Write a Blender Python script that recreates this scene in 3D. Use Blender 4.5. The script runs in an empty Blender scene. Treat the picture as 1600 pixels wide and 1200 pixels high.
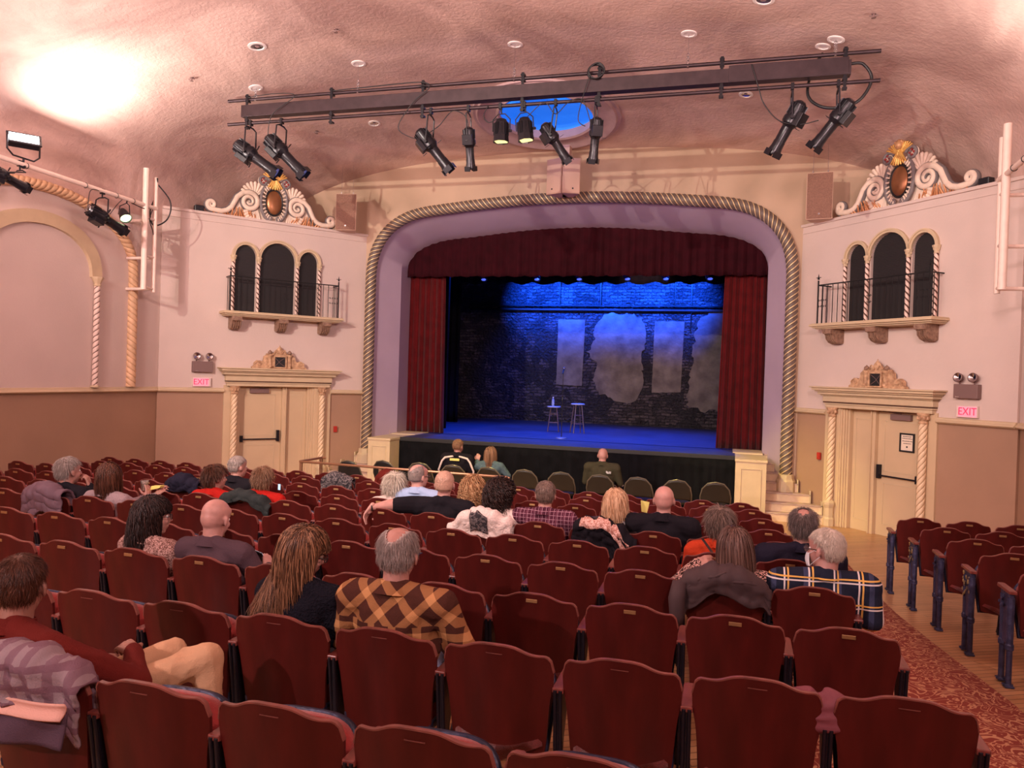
import bpy, bmesh, math, random
import numpy as np
from mathutils import Vector, Matrix, noise
R = math.radians
PI = math.pi
scene = bpy.context.scene
COL = scene.collection

# ------------------------------------------------------------------ camera
cam_d = bpy.data.cameras.new('camera'); cam = bpy.data.objects.new('camera', cam_d)
COL.objects.link(cam); scene.camera = cam
YAW, PITCH, ROLL, FPX = R(15.88), R(-0.63), R(1.83), 1202.5
CAM = Vector((3.129, 0.0, 2.34))
_f = Vector((-math.sin(YAW)*math.cos(PITCH), math.cos(YAW)*math.cos(PITCH), math.sin(PITCH)))
_r = Vector((math.cos(YAW), math.sin(YAW), 0)); _u = _r.cross(_f)
_r2 = math.cos(ROLL)*_r + math.sin(ROLL)*_u; _u2 = -math.sin(ROLL)*_r + math.cos(ROLL)*_u
cam.matrix_world = Matrix(((_r2.x, _u2.x, -_f.x, CAM.x), (_r2.y, _u2.y, -_f.y, CAM.y), (_r2.z, _u2.z, -_f.z, CAM.z), (0, 0, 0, 1)))
cam_d.sensor_fit = 'HORIZONTAL'; cam_d.sensor_width = 36; cam_d.lens = 36*FPX/1600
cam_d.clip_start = .05; cam_d.clip_end = 200

# ------------------------------------------------------------------ world, colour
w = bpy.data.worlds.new('world'); scene.world = w; w.use_nodes = True
w.node_tree.nodes['Background'].inputs[0].default_value = (1, .75, .66, 1)
w.node_tree.nodes['Background'].inputs[1].default_value = .03
vs = scene.view_settings
vs.view_transform = 'Standard'; vs.look = 'None'; vs.gamma = 1; vs.use_curve_mapping = False
vs.exposure = -0.27

# ------------------------------------------------------------------ large lights of the hall, with added fills
def look(o, tgt):
    d = Vector(tgt)-o.location
    o.rotation_euler = d.to_track_quat('-Z', 'Y').to_euler()
def area(name, loc, tgt, size, energy, col, sy=None, spread=None):
    l = bpy.data.lights.new(name, 'AREA'); l.energy = energy; l.color = col; l.size = size
    if sy: l.shape = 'RECTANGLE'; l.size_y = sy
    if spread: l.spread = R(spread)
    o = bpy.data.objects.new(name, l); COL.objects.link(o); o.location = loc; look(o, tgt); return o
def spot(name, loc, tgt, energy, col, angle, blend=.5, rad=.06):
    l = bpy.data.lights.new(name, 'SPOT'); l.energy = energy; l.color = col; l.spot_size = R(angle); l.spot_blend = blend
    l.shadow_soft_size = rad
    o = bpy.data.objects.new(name, l); COL.objects.link(o); o.location = loc; look(o, tgt); return o
PINK = (1, .69, .68); WARM = (1, .70, .45); BLUE = (.008, .085, 1)
for sx in (-1, 1):
    area('house_flood_front', (sx*6.0, 8.9, 5.35), (sx*4.0, 9.0, 7.3), .9, 120 if sx < 0 else 35, (1, .84, .76), .3)
    area('added_fill_rear', (sx*5.2, -1.0, 5.8), (sx*.5, 6.5, 3.4), 1.2, 100 if sx < 0 else 270, PINK, .6)  # unseen fill added at the back to brighten seats and side walls
    area('added_fill_up', (sx*4.2, 4.2, 4.9), (sx*.8, 9.0, 7.2), 1.0, 330, PINK, .6)  # unseen fill added in mid-hall, aimed up to brighten the ceiling
# hard front light from a fixture at the back of the hall, left of the photographer
spot('projector_rear', (-3.4, -1.5, 6.50), (0, 14.6, 4.9), 4200, (1, .90, .76), 66, .6, .04)
spot('projector_rear_pink', (-2.4, -3.5, 4.7), (0, 12.6, 3.9), 2200, PINK, 88, .7, .10)
# blue stage wash from the border battens
for x in (-2.6, -1.1, .4, 1.9):
    spot('stage_blue', (x, 20.2, 5.6), (x*.9, 22.0, 4.7), 4200, BLUE, 66, .9, .05)
for x in (-3.0, -1.2, .8, 2.4):
    spot('stage_floor_blue', (x, 17.2, 5.4), (x*.8, 17.4, 1.03), 1500, BLUE, 95, .9, .1)
spot('stage_blue_low', (-2.4, 19.0, 5.4), (-2.2, 22, 2.6), 700, BLUE, 60, 1, .05)
spot('stage_warm', (1.2, 16.6, 5.2), (.9, 22, 2.9), 330, (1, .52, .50), 48, 1, .1)
# the two yellow fresnels on the lighting bar
spot('fresnel_yellow', (-.19, 10.75, 5.66), (-1.4, 13.0, .6), 750, (1, .86, .26), 62, .8, .06)
spot('fresnel_yellow', (.18, 10.75, 5.66), (3.4, 13.7, .4), 1500, (1, .84, .22), 34, .8, .06)

# ------------------------------------------------------------------ materials
MATS = {}
def mat(name, col, rough=.6, metal=0., var=.0, vscale=4., bump=0., bscale=40., spec=None, emit=None, estr=1., col2=None, trans=0., sheen=0., coat=0., stretch=None):
    if name in MATS: return MATS[name]
    m = bpy.data.materials.new(name); m.use_nodes = True; nt = m.node_tree; b = nt.nodes['Principled BSDF']
    b.inputs['Base Color'].default_value = (*col, 1); b.inputs['Roughness'].default_value = rough; b.inputs['Metallic'].default_value = metal
    if spec is not None: b.inputs['Specular IOR Level'].default_value = spec
    if trans: b.inputs['Transmission Weight'].default_value = trans
    if sheen: b.inputs['Sheen Weight'].default_value = sheen
    if coat: b.inputs['Coat Weight'].default_value = coat; b.inputs['Coat Roughness'].default_value = .15
    if emit: b.inputs['Emission Color'].default_value = (*emit, 1); b.inputs['Emission Strength'].default_value = estr
    tc = nt.nodes.new('ShaderNodeTexCoord'); src = tc.outputs['Object']
    if stretch:
        mp = nt.nodes.new('ShaderNodeMapping'); mp.inputs['Scale'].default_value = stretch; nt.links.new(src, mp.inputs[0]); src = mp.outputs[0]
    if var or col2:
        n = nt.nodes.new('ShaderNodeTexNoise'); n.inputs['Scale'].default_value = vscale; n.inputs['Detail'].default_value = 5
        nt.links.new(src, n.inputs['Vector'])
        r = nt.nodes.new('ShaderNodeValToRGB')
        c2 = col2 or tuple(max(0, c*(1-var)) for c in col); c1 = col if col2 else tuple(min(1, c*(1+var*.6)) for c in col)
        r.color_ramp.elements[0].position = .32; r.color_ramp.elements[0].color = (*c2, 1)
        r.color_ramp.elements[1].position = .68; r.color_ramp.elements[1].color = (*c1, 1)
        nt.links.new(n.outputs['Fac'], r.inputs[0]); nt.links.new(r.outputs[0], b.inputs['Base Color'])
    if bump:
        n2 = nt.nodes.new('ShaderNodeTexNoise'); n2.inputs['Scale'].default_value = bscale; n2.inputs['Detail'].default_value = 4
        nt.links.new(src, n2.inputs['Vector'])
        bp = nt.nodes.new('ShaderNodeBump'); bp.inputs['Strength'].default_value = bump; bp.inputs['Distance'].default_value = .02
        nt.links.new(n2.outputs['Fac'], bp.inputs['Height']); nt.links.new(bp.outputs[0], b.inputs['Normal'])
    MATS[name] = m; return m
class NT:
    """small helper for hand-made node materials"""
    def __init__(s, m): s.nt = m.node_tree; s.b = s.nt.nodes['Principled BSDF']
    def n(s, t, **k):
        x = s.nt.nodes.new(t)
        for a, v in k.items():
            if a.startswith('_'): setattr(x, a[1:], v)
            else: x.inputs[a.replace('__', ' ')].default_value = v
        return x
    def l(s, a, b): s.nt.links.new(a, b)
    def math(s, op, a, b=None, c=None):
        x = s.nt.nodes.new('ShaderNodeMath'); x.operation = op
        for i, v in enumerate((a, b, c)):
            if v is None: continue
            if isinstance(v, (int, float)): x.inputs[i].default_value = v
            else: s.l(v, x.inputs[i])
        return x.outputs[0]
    def mix(s, f, a, b):
        x = s.nt.nodes.new('ShaderNodeMix'); x.data_type = 'RGBA'
        for k, v in ((0, f), (6, a), (7, b)):
            if isinstance(v, (int, float)): x.inputs[k].default_value = v
            elif isinstance(v, tuple): x.inputs[k].default_value = (*v, 1)
            else: s.l(v, x.inputs[k])
        return x.outputs[2]
    def xyz(s, rot=None, sc=None):
        tc = s.nt.nodes.new('ShaderNodeTexCoord'); o = tc.outputs['Object']
        if rot or sc:
            mp = s.nt.nodes.new('ShaderNodeMapping')
            if rot: mp.inputs['Rotation'].default_value = rot
            if sc: mp.inputs['Scale'].default_value = sc
            s.l(o, mp.inputs[0]); o = mp.outputs[0]
        sp = s.nt.nodes.new('ShaderNodeSeparateXYZ'); s.l(o, sp.inputs[0]); return o, sp.outputs
    def band(s, v, period, width, off=0.):
        """1 inside a stripe of that width every period"""
        t = s.math('FRACT', s.math('DIVIDE', s.math('ADD', v, off+100*period), period))
        return s.math('LESS_THAN', t, width/period)
    def bump(s, h, strength=.4, dist=.01):
        bp = s.nt.nodes.new('ShaderNodeBump'); bp.inputs['Strength'].default_value = strength; bp.inputs['Distance'].default_value = dist
        s.l(h, bp.inputs['Height']); s.l(bp.outputs[0], s.b.inputs['Normal'])

plaster = mat('cream_wall_plaster', (.66, .53, .475), .75, var=.05, vscale=1.2, bump=.12, bscale=30)
wainscot = mat('tan_wainscot_paint', (.40, .24, .155), .6, var=.10, vscale=.9, bump=.1, bscale=18)
prosc = mat('proscenium_plaster', (.55, .39, .27), .75, var=.13, vscale=1.0, bump=.12, bscale=14)
jamb = mat('violet_lit_reveal_paint', (.44, .33, .41), .6, var=.05, vscale=1.5, bump=.05, bscale=25)  # violet bounce of the blue stage light mixed into the base colour
trimm = mat('cream_trim_paint', (.62, .48, .31), .5, var=.06, vscale=5, bump=.08, bscale=30)
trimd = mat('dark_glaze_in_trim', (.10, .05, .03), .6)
doorm = mat('cream_door_paint', (.62, .46, .29), .45, var=.05, vscale=2)
blackm = mat('black_paint', (.012, .012, .014), .45)
blackcloth = mat('black_velour', (.006, .006, .008), .95, var=.3, vscale=6, spec=.1)
truss = mat('dark_grey_steel', (.055, .035, .04), .45, .6, var=.2, vscale=8)
fixm = mat('black_enamel', (.016, .015, .02), .3, .3, bump=.05, bscale=60)
chrome = mat('polished_metal', (.75, .75, .78), .15, 1)
greybox = mat('grey_brown_plastic', (.20, .12, .11), .5)
pipem = mat('cream_painted_pipe', (.85, .68, .58), .45, var=.05, vscale=10)
brass = mat('brass', (.42, .23, .10), .45, .7, var=.15, vscale=30)
seatwood = mat('mahogany_seat_ply', (.082, .0078, .0062), .44, var=.30, vscale=3, bump=.02, bscale=60, stretch=(3, 3, .6), spec=.3)
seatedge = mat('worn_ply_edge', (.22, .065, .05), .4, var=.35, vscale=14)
redfab = mat('red_seat_velour', (.28, .018, .014), .85, var=.2, vscale=14, bump=.25, bscale=150, sheen=.3)
bluesteel = mat('blue_black_painted_steel', (.030, .032, .070), .40, .35, var=.5, vscale=14, bump=.3, bscale=30)
blacksteel = mat('black_cast_iron', (.014, .012, .020), .35, .4, bump=.1, bscale=40)
armw = mat('reddish_armrest_wood', (.20, .045, .035), .28, var=.35, vscale=9, stretch=(4, .6, 4))
floorw = mat('floor_varnished_wood', (.46, .23, .10), .32, var=.25, vscale=1.5)
skin = None

def mk_floor():
    m = floorw; k = NT(m); o, c = k.xyz(rot=(0, 0, R(-32)))
    br = k.n('ShaderNodeTexBrick', Scale=1.0, **{'Mortar__Size': .004, 'Brick__Width': 1.6, 'Row__Height': .07, 'Mortar__Smooth': .1})
    br.inputs['Color1'].default_value = (.46, .24, .11, 1); br.inputs['Color2'].default_value = (.56, .31, .15, 1); br.inputs['Mortar'].default_value = (.14, .07, .03, 1)
    k.l(o, br.inputs['Vector']); k.l(br.outputs['Color'], k.b.inputs['Base Color'])
mk_floor()
def mk_carpet():
    m = mat('patterned_red_carpet', (.2, .05, .03), .95); k = NT(m); o, c = k.xyz()
    n1 = k.n('ShaderNodeTexNoise', Scale=4.2, Detail=1.5, Distortion=3.2); k.l(o, n1.inputs['Vector'])
    a = k.math('PINGPONG', k.math('MULTIPLY', n1.outputs['Fac'], 5.0), .5)
    f = k.math('GREATER_THAN', a, .34)
    n2 = k.n('ShaderNodeTexVoronoi', Scale=22.); k.l(o, n2.inputs['Vector'])
    g = k.math('MAXIMUM', f, k.math('LESS_THAN', n2.outputs['Distance'], .15))
    k.l(k.mix(g, (.30, .05, .03), (.66, .34, .19)), k.b.inputs['Base Color'])
    n3 = k.n('ShaderNodeTexNoise', Scale=220.); k.l(o, n3.inputs['Vector']); k.bump(n3.outputs['Fac'], .5, .004)
    return m
carpet = mk_carpet()
def mk_ceiling():
    m = mat('ceiling_mottled_stucco', (.62, .42, .36), .85); k = NT(m); o, c = k.xyz()
    n1 = k.n('ShaderNodeTexNoise', Scale=.5, Detail=6., Distortion=1.2, Roughness=.55); k.l(o, n1.inputs['Vector'])
    r = k.n('ShaderNodeValToRGB'); k.l(n1.outputs['Fac'], r.inputs[0])
    r.color_ramp.elements[0].position = .36; r.color_ramp.elements[0].color = (.46, .30, .26, 1)
    r.color_ramp.elements[1].position = .6; r.color_ramp.elements[1].color = (.74, .53, .46, 1)
    k.l(r.outputs[0], k.b.inputs['Base Color'])
    n3 = k.n('ShaderNodeTexNoise', Scale=16., Detail=5., Distortion=.6); k.l(o, n3.inputs['Vector']); k.bump(n3.outputs['Fac'], .35, .03)
    return m
ceilm = mk_ceiling()
def mk_brick():
    oldsplit = 0; m = mat('old_painted_brick', (.2, .18, .2), .36); k = NT(m); o, c = k.xyz(rot=(R(90), 0, 0))
    nw = k.n('ShaderNodeTexNoise', Scale=3., Detail=3.); k.l(o, nw.inputs['Vector'])
    va = k.nt.nodes.new('ShaderNodeVectorMath'); va.operation = 'SCALE'; k.l(nw.outputs['Color'], va.inputs[0]); va.inputs['Scale'].default_value = .11
    vb = k.nt.nodes.new('ShaderNodeVectorMath'); vb.operation = 'ADD'; k.l(o, vb.inputs[0]); k.l(va.outputs[0], vb.inputs[1])
    br = k.n('ShaderNodeTexBrick', Scale=1.0, **{'Mortar__Size': .012, 'Brick__Width': .24, 'Row__Height': .085, 'Mortar__Smooth': .3})
    br.inputs['Color1'].default_value = (.14, .115, .125, 1); br.inputs['Color2'].default_value = (.045, .038, .045, 1); br.inputs['Mortar'].default_value = (.04, .035, .04, 1)
    k.l(vb.outputs[0], br.inputs['Vector'])
    n2 = k.n('ShaderNodeTexNoise', Scale=1.6, Detail=8., Distortion=.8); k.l(o, n2.inputs['Vector'])
    k.l(k.mix(k.math('GREATER_THAN', n2.outputs['Fac'], .52), br.outputs['Color'], (.04, .036, .042)), k.b.inputs['Base Color'])
    n3 = k.n('ShaderNodeTexNoise', Scale=14., Detail=4.); k.l(o, n3.inputs['Vector'])
    h = k.math('ADD', k.math('MULTIPLY', br.outputs['Fac'], -1.), k.math('MULTIPLY', n3.outputs['Fac'], 2.6)); k.bump(h, 1., .07)
    return m
brickm = mk_brick()
oldplaster = mat('crumbling_grey_plaster', (.20, .165, .15), .8, col2=(.095, .075, .072), vscale=3.2, bump=1., bscale=11)
stagefl = mat('stage_floor_blackboard', (.045, .055, .11), .45, var=.25, vscale=2, bump=.04, bscale=12)

def seat_label_color(): pass
# ------------------------------------------------------------------ mesh builder
class MB:
    def __init__(s, xf=None): s.v = []; s.f = []; s.xf = xf
    def add(s, vs_, fs):
        n = len(s.v)
        if s.xf: vs_ = [s.xf(Vector(p)) for p in vs_]
        s.v += [tuple(p) for p in vs_]; s.f += [tuple(i+n for i in f) for f in fs]; return s
    def box(s, x0, x1, y0, y1, z0, z1, m=None):
        v = [Vector((x, y, z)) for z in (z0, z1) for y in (y0, y1) for x in (x0, x1)]
        if m: v = [m @ p for p in v]
        return s.add(v, [(0, 2, 3, 1), (4, 5, 7, 6), (0, 1, 5, 4), (2, 6, 7, 3), (0, 4, 6, 2), (1, 3, 7, 5)])
    def prism(s, pts, t0, t1, ax='xz', m=None):
        """pts 2-D outline in plane ax, extruded along the remaining axis"""
        def mk(p, t): return Vector({'xz': (p[0], t, p[1]), 'xy': (p[0], p[1], t), 'yz': (t, p[0], p[1])}[ax])
        n = len(pts); v = [mk(p, t0) for p in pts]+[mk(p, t1) for p in pts]
        if m: v = [m @ p for p in v]
        return s.add(v, [tuple(range(n)), tuple(range(2*n-1, n-1, -1))]+[(i, (i+1) % n, n+(i+1) % n, n+i) for i in range(n)])
    def tube(s, path, rad, n=8, caps=True, closed=False, flat=None):
        P_ = [Vector(p) for p in path]; K = len(P_)
        rad = [rad]*K if isinstance(rad, (int, float)) else list(rad)
        v = []; f = []; up = None
        for i, p in enumerate(P_):
            if closed: t = P_[(i+1) % K]-P_[i-1]
            else: t = P_[min(i+1, K-1)]-P_[max(i-1, 0)]
            t = t.normalized() if t.length > 1e-9 else Vector((0, 0, 1))
            if up is None:
                a = Vector((0, 0, 1)) if abs(t.z) < .9 else Vector((1, 0, 0))
                up = (a-t*a.dot(t)).normalized()
            else:
                up = up-t*up.dot(t); up = up.normalized() if up.length > 1e-6 else Vector((1, 0, 0))
            b = t.cross(up)
            for j in range(n):
                a = 2*PI*j/n
                v.append(p+up*math.cos(a)*rad[i]*(flat or 1)+b*math.sin(a)*rad[i])
        L = K if closed else K-1
        for i in range(L):
            for j in range(n):
                a, b2 = i*n+j, i*n+(j+1) % n; c, d = ((i+1) % K)*n+(j+1) % n, ((i+1) % K)*n+j
                f.append((a, b2, c, d))
        if caps and not closed: f += [tuple(range(n-1, -1, -1)), tuple((K-1)*n+j for j in range(n))]
        return s.add(v, f)
    def lathe(s, prof, n=24, c=(0, 0, 0), m=None, caps=True):
        v = []; f = []; K = len(prof); c = Vector(c)
        for r, z in prof:
            for j in range(n):
                p = Vector((r*math.cos(2*PI*j/n), r*math.sin(2*PI*j/n), z)); v.append((m @ p if m else p)+c)
        for i in range(K-1):
            for j in range(n): f.append((i*n+j, i*n+(j+1) % n, (i+1)*n+(j+1) % n, (i+1)*n+j))
        if caps: f += [tuple(range(n-1, -1, -1)), tuple((K-1)*n+j for j in range(n))]
        return s.add(v, f)
    def ball(s, c, r, n=12, m=None):
        if isinstance(r, (int, float)): r = (r, r, r)
        v = []; f = []; K = max(4, n//2); c = Vector(c)
        def q(p):
            p = Vector((p[0]*r[0], p[1]*r[1], p[2]*r[2])); return (m @ p if m else p)+c
        v.append(q((0, 0, -1)))
        for i in range(1, K):
            a = -PI/2+PI*i/K
            for j in range(n): v.append(q((math.cos(a)*math.cos(2*PI*j/n), math.cos(a)*math.sin(2*PI*j/n), math.sin(a))))
        v.append(q((0, 0, 1)))
        for j in range(n): f.append((0, 1+(j+1) % n, 1+j))
        for i in range(K-2):
            for j in range(n): f.append((1+i*n+j, 1+i*n+(j+1) % n, 1+(i+1)*n+(j+1) % n, 1+(i+1)*n+j))
        b = 1+(K-2)*n
        for j in range(n): f.append((b+j, b+(j+1) % n, len(v)-1))
        return s.add(v, f)
    def cone(s, p0, r0, p1, r1, n=10):
        """rounded tapered capsule"""
        p0, p1 = Vector(p0), Vector(p1); d = p1-p0; L = d.length
        if L < 1e-6: return s.ball(p0, max(r0, r1), n)
        q = d.normalized(); pts = []; rs = []
        for a in (-90, -60, -30, 0): pts.append(p0+q*math.sin(R(a))*r0); rs.append(max(r0*math.cos(R(a)), 1e-4))
        for a in (0, 30, 60, 90): pts.append(p1+q*math.sin(R(a))*r1); rs.append(max(r1*math.cos(R(a)), 1e-4))
        return s.tube(pts, rs, n)
    def grid(s, fn, nu, nv, skip=None):
        v = [fn(i/nu, j/nv) for j in range(nv+1) for i in range(nu+1)]; f = []
        for j in range(nv):
            for i in range(nu):
                if skip and skip((i+.5)/nu, (j+.5)/nv): continue
                a = j*(nu+1)+i; f.append((a, a+1, a+nu+2, a+nu+1))
        return s.add(v, f)
    def mesh(s, name, recalc=True):
        me = bpy.data.meshes.new(name); me.from_pydata(s.v, [], s.f)
        if recalc:
            bm = bmesh.new(); bm.from_mesh(me); bmesh.ops.recalc_face_normals(bm, faces=bm.faces); bm.to_mesh(me); bm.free()
        return me
    def build(s, name, mt, parent=None, smooth=True, bevel=0, solid=0, recalc=True, angle=35):
        me = s.mesh(name, recalc); o = bpy.data.objects.new(name, me); COL.objects.link(o)
        me.materials.append(mt)
        if parent: o.parent = parent
        if smooth:
            me.polygons.foreach_set('use_smooth', [True]*len(me.polygons))
            try: me.set_sharp_from_angle(angle=R(angle))
            except Exception: pass
        if solid:
            md = o.modifiers.new('solid', 'SOLIDIFY'); md.thickness = solid; md.offset = 0
        if bevel:
            md = o.modifiers.new('bevel', 'BEVEL'); md.width = bevel; md.segments = 2; md.limit_method = 'ANGLE'; md.angle_limit = R(40)
        return o
def tag(o, label=None, cat=None, group=None, kind=None):
    if label: o['label'] = label
    if cat: o['category'] = cat
    if group: o['group'] = group
    if kind: o['kind'] = kind
    return o
def thing(name, label, cat, loc=(0, 0, 0), rz=0, group=None):
    o = bpy.data.objects.new(name, None); COL.objects.link(o); o.empty_display_size = .1
    o.location = loc; o.rotation_euler = (0, 0, rz); return tag(o, label, cat, group)
def struct(o, label=None): o['kind'] = 'structure'; (label and o.__setitem__('label', label)); return o
def copy_tree(o, parent=None):
    c = o.copy(); COL.objects.link(c)
    if parent: c.parent = parent
    for ch in o.children: copy_tree(ch, c)
    return c
def interp(x, xs, ys): return float(np.interp(x, xs, ys))
def floor_z(Y): return interp(Y, [0, 4.1, 4.9, 5.7, 6.5, 7.3, 8.1, 8.9, 9.6, 10.5], [.28, .26, .25, .23, .19, .14, .10, .06, .02, 0])
# ================================================================== THE SHELL
def zc(X):
    a = min(1, abs(X)/6.8); return 4.9+2.22*(1-a**2.5)**.4
def ceil_z(X, Y):
    t = max(0, (Y-11.3)/3.3); return zc(X)-.4*t**1.3
SKY = (-.15, 13.2)
def ceil_fn(u, v):
    # u across: cosine spacing so the steep flanks get enough faces
    X = -6.8*math.cos(PI*u); Y = -7+v*21.75
    return Vector((X, Y, ceil_z(X, Y)))
mb = MB(); mb.grid(ceil_fn, 150, 150, skip=lambda u, v: math.hypot(-6.8*math.cos(PI*u)-SKY[0], -7+v*21.75-SKY[1]) < 1.0)
struct(mb.build('ceiling', ceilm, angle=80))
# floor with its rake
mb = MB(); mb.grid(lambda u, v: Vector((-6.85+13.7*u, -7.1+22.1*v, floor_z(-7.1+22.1*v))), 2, 90)
struct(mb.build('floor', floorw))
mb = MB()
mb.grid(lambda u, v: Vector((3.2+u*(1.62-.1*min(1, max(0, (7-(-6+16.9*v))/6))), -6+16.9*v, floor_z(-6+16.9*v)+.012)), 2, 60)
def carp(u, v):
    Y = -6+16.95*v; xr = interp(Y, [0, 5.8, 6.8, 8.4, 10.9], [5.15, 5.04, 4.93, 4.78, 4.68]); xl = 3.15
    return Vector((xl+(xr-xl)*u, Y, floor_z(Y)+.012))
mb = MB(); mb.grid(carp, 2, 80)
tag(mb.build('aisle_carpet', carpet, solid=.012), 'red and tan patterned carpet runner along the right aisle', 'carpet')
# walls
rail_prof = [(0, 0), (.055, .012), (.075, .03), (.06, .05), (.035, .062), (.03, .085), (0, .095)]
def chair_rail(mb, A, B, z, nrm):
    A, B, nrm = Vector(A), Vector(B), Vector(nrm)
    n = len(rail_prof); v = []
    for P_ in (A, B):
        for d, h in rail_prof: v.append(P_+nrm*d+Vector((0, 0, z+h)))
    mb.add(v, [tuple(range(n)), tuple(range(2*n-1, n-1, -1))]+[(i, (i+1) % n, n+(i+1) % n, n+i) for i in range(n)])
RZ = 1.84
for sx, side in ((-1, 'left'), (1, 'right')):
    mb = MB(); mb.box(sx*6.8, sx*7.0, -7, 11.7, RZ, 5.3); struct(mb.build('wall_'+side, plaster))
    mb = MB(); mb.box(sx*6.81, sx*7.0, -7, 11.7, -.1, RZ); struct(mb.build('wall_'+side+'_wainscot', wainscot))
    mb = MB(); chair_rail(mb, (sx*6.8, -7, 0), (sx*6.8, 11.56, 0), RZ, (-sx, 0, 0)); struct(mb.build('trim_1' if sx < 0 else 'trim_2', trimm))
mb = MB(); mb.box(-7, 7, -7.2, -7, -.1, 7.3); struct(mb.build('wall_back', plaster))
# splayed walls: local s (out from the proscenium), d (into the room), z
def splay(sx):
    def f(p):
        s, d, z = p; return Vector((sx*(4.27+.632*s-.775*d), 14.6-.775*s-.632*d, z))
    return f
# profile of the two big arches (half), distance measured from the centre X = 0
def arch_pts(hw, top, spring, zb, n=14, rise=.22):
    """right half from bottom to the middle, then mirrored: list of (x, z) left-bottom .. right-bottom"""
    q = [(hw, zb), (hw, zb+(spring-zb)*.5), (hw, spring)]
    zc_ = top-rise; rx = 1.45; rz = zc_-spring
    for i in range(1, n):
        a = PI/2*i/n; q.append((hw-rx+rx*math.cos(a)**(.9), spring+rz*math.sin(a)**(.9)))
    x0 = hw-rx
    for i in range(0, 9):
        t = i/8; x = x0*(1-t); q.append((x, zc_+rise*(1-(x/x0)**2)**1.0 if x0 else zc_))
    # ease the joint
    half = q; left = [(-x, z) for x, z in half]
    return left+[(x, z) for x, z in half[::-1]][1:]
def smooth_path(p, keep=3, it=3):
    p = [list(a) for a in p]
    for _ in range(it):
        o = [list(a) for a in p]
        for i in range(keep, len(p)-keep):
            for k in range(2): p[i][k] = (o[i-1][k]+2*o[i][k]+o[i+1][k])/4
    return [tuple(a) for a in p]
ROPE = smooth_path(arch_pts(4.12, 5.80, 4.35, .72, rise=.17))
E1 = smooth_path(arch_pts(3.73, 5.46, 4.60, .72, rise=.17)); 
def resample(p, n):
    P_ = [Vector((a, b)) for a, b in p]; L = [0]
    for a, b in zip(P_, P_[1:]): L.append(L[-1]+(b-a).length)
    out = []
    for i in range(n+1):
        t = L[-1]*i/n; k = min(len(L)-2, max(0, int(np.searchsorted(L, t))-1)); u = (t-L[k])/max(1e-9, L[k+1]-L[k]); q = P_[k].lerp(P_[k+1], u); out.append((q.x, q.y))
    return out
# proscenium wall face at y=14.6 with the arch cut out: strips between arch and outer frame
n = 120; rp = resample(ROPE, n)
def outer(p):
    # project outwards to the frame box x +-6.95, z up to 7.4
    x, z = p; c = Vector((0, 3.0)); d = Vector((x, z))-c
    if z < 3.0: return (math.copysign(6.95, x), z)
    t = min(6.95/abs(d.x) if abs(d.x) > 1e-6 else 99, (7.4-3.0)/d.y if d.y > 1e-6 else 99); return (c.x+d.x*t, c.y+d.y*t)
mb = MB(); v = []; f = []
rb = [(rp[0][0], -.1)]+rp+[(rp[-1][0], -.1)]
ob = [(-6.95, -.1)]+[outer(p) for p in rp]+[(6.95, -.1)]
for y in (14.6, 14.9):
    for a, b in zip(rb, ob): v += [(a[0], y, a[1]), (b[0], y, b[1])]
K = len(rb)
for k in range(2):
    for i in range(K-1):
        a = k*2*K+2*i; f.append((a, a+1, a+3, a+2))
mb.add(v, f)
o = mb.build('wall_front', prosc, smooth=False); struct(o)
# splayed reveal from the rope to the inner edge, then the deeper return
e1 = resample(E1, n)
mb = MB(); v = [(a, 14.58, b) for a, b in rp]+[(a, 15.20, b) for a, b in e1]+[(a*1.004, 15.75, b-.07*max(0, min(1, (b-4.3)/1.0))) for a, b in e1]
K = n+1
mb.add(v, [(i, i+1, K+i+1, K+i) for i in range(n)]+[(K+i, K+i+1, 2*K+i+1, 2*K+i) for i in range(n)])
mb.v = mb.v+[(x, y+.12, z+.0) for x, y, z in []]
o = mb.build('trim_3', jamb, smooth=True, angle=30); struct(o, 'smooth painted reveal around the stage opening')
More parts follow.
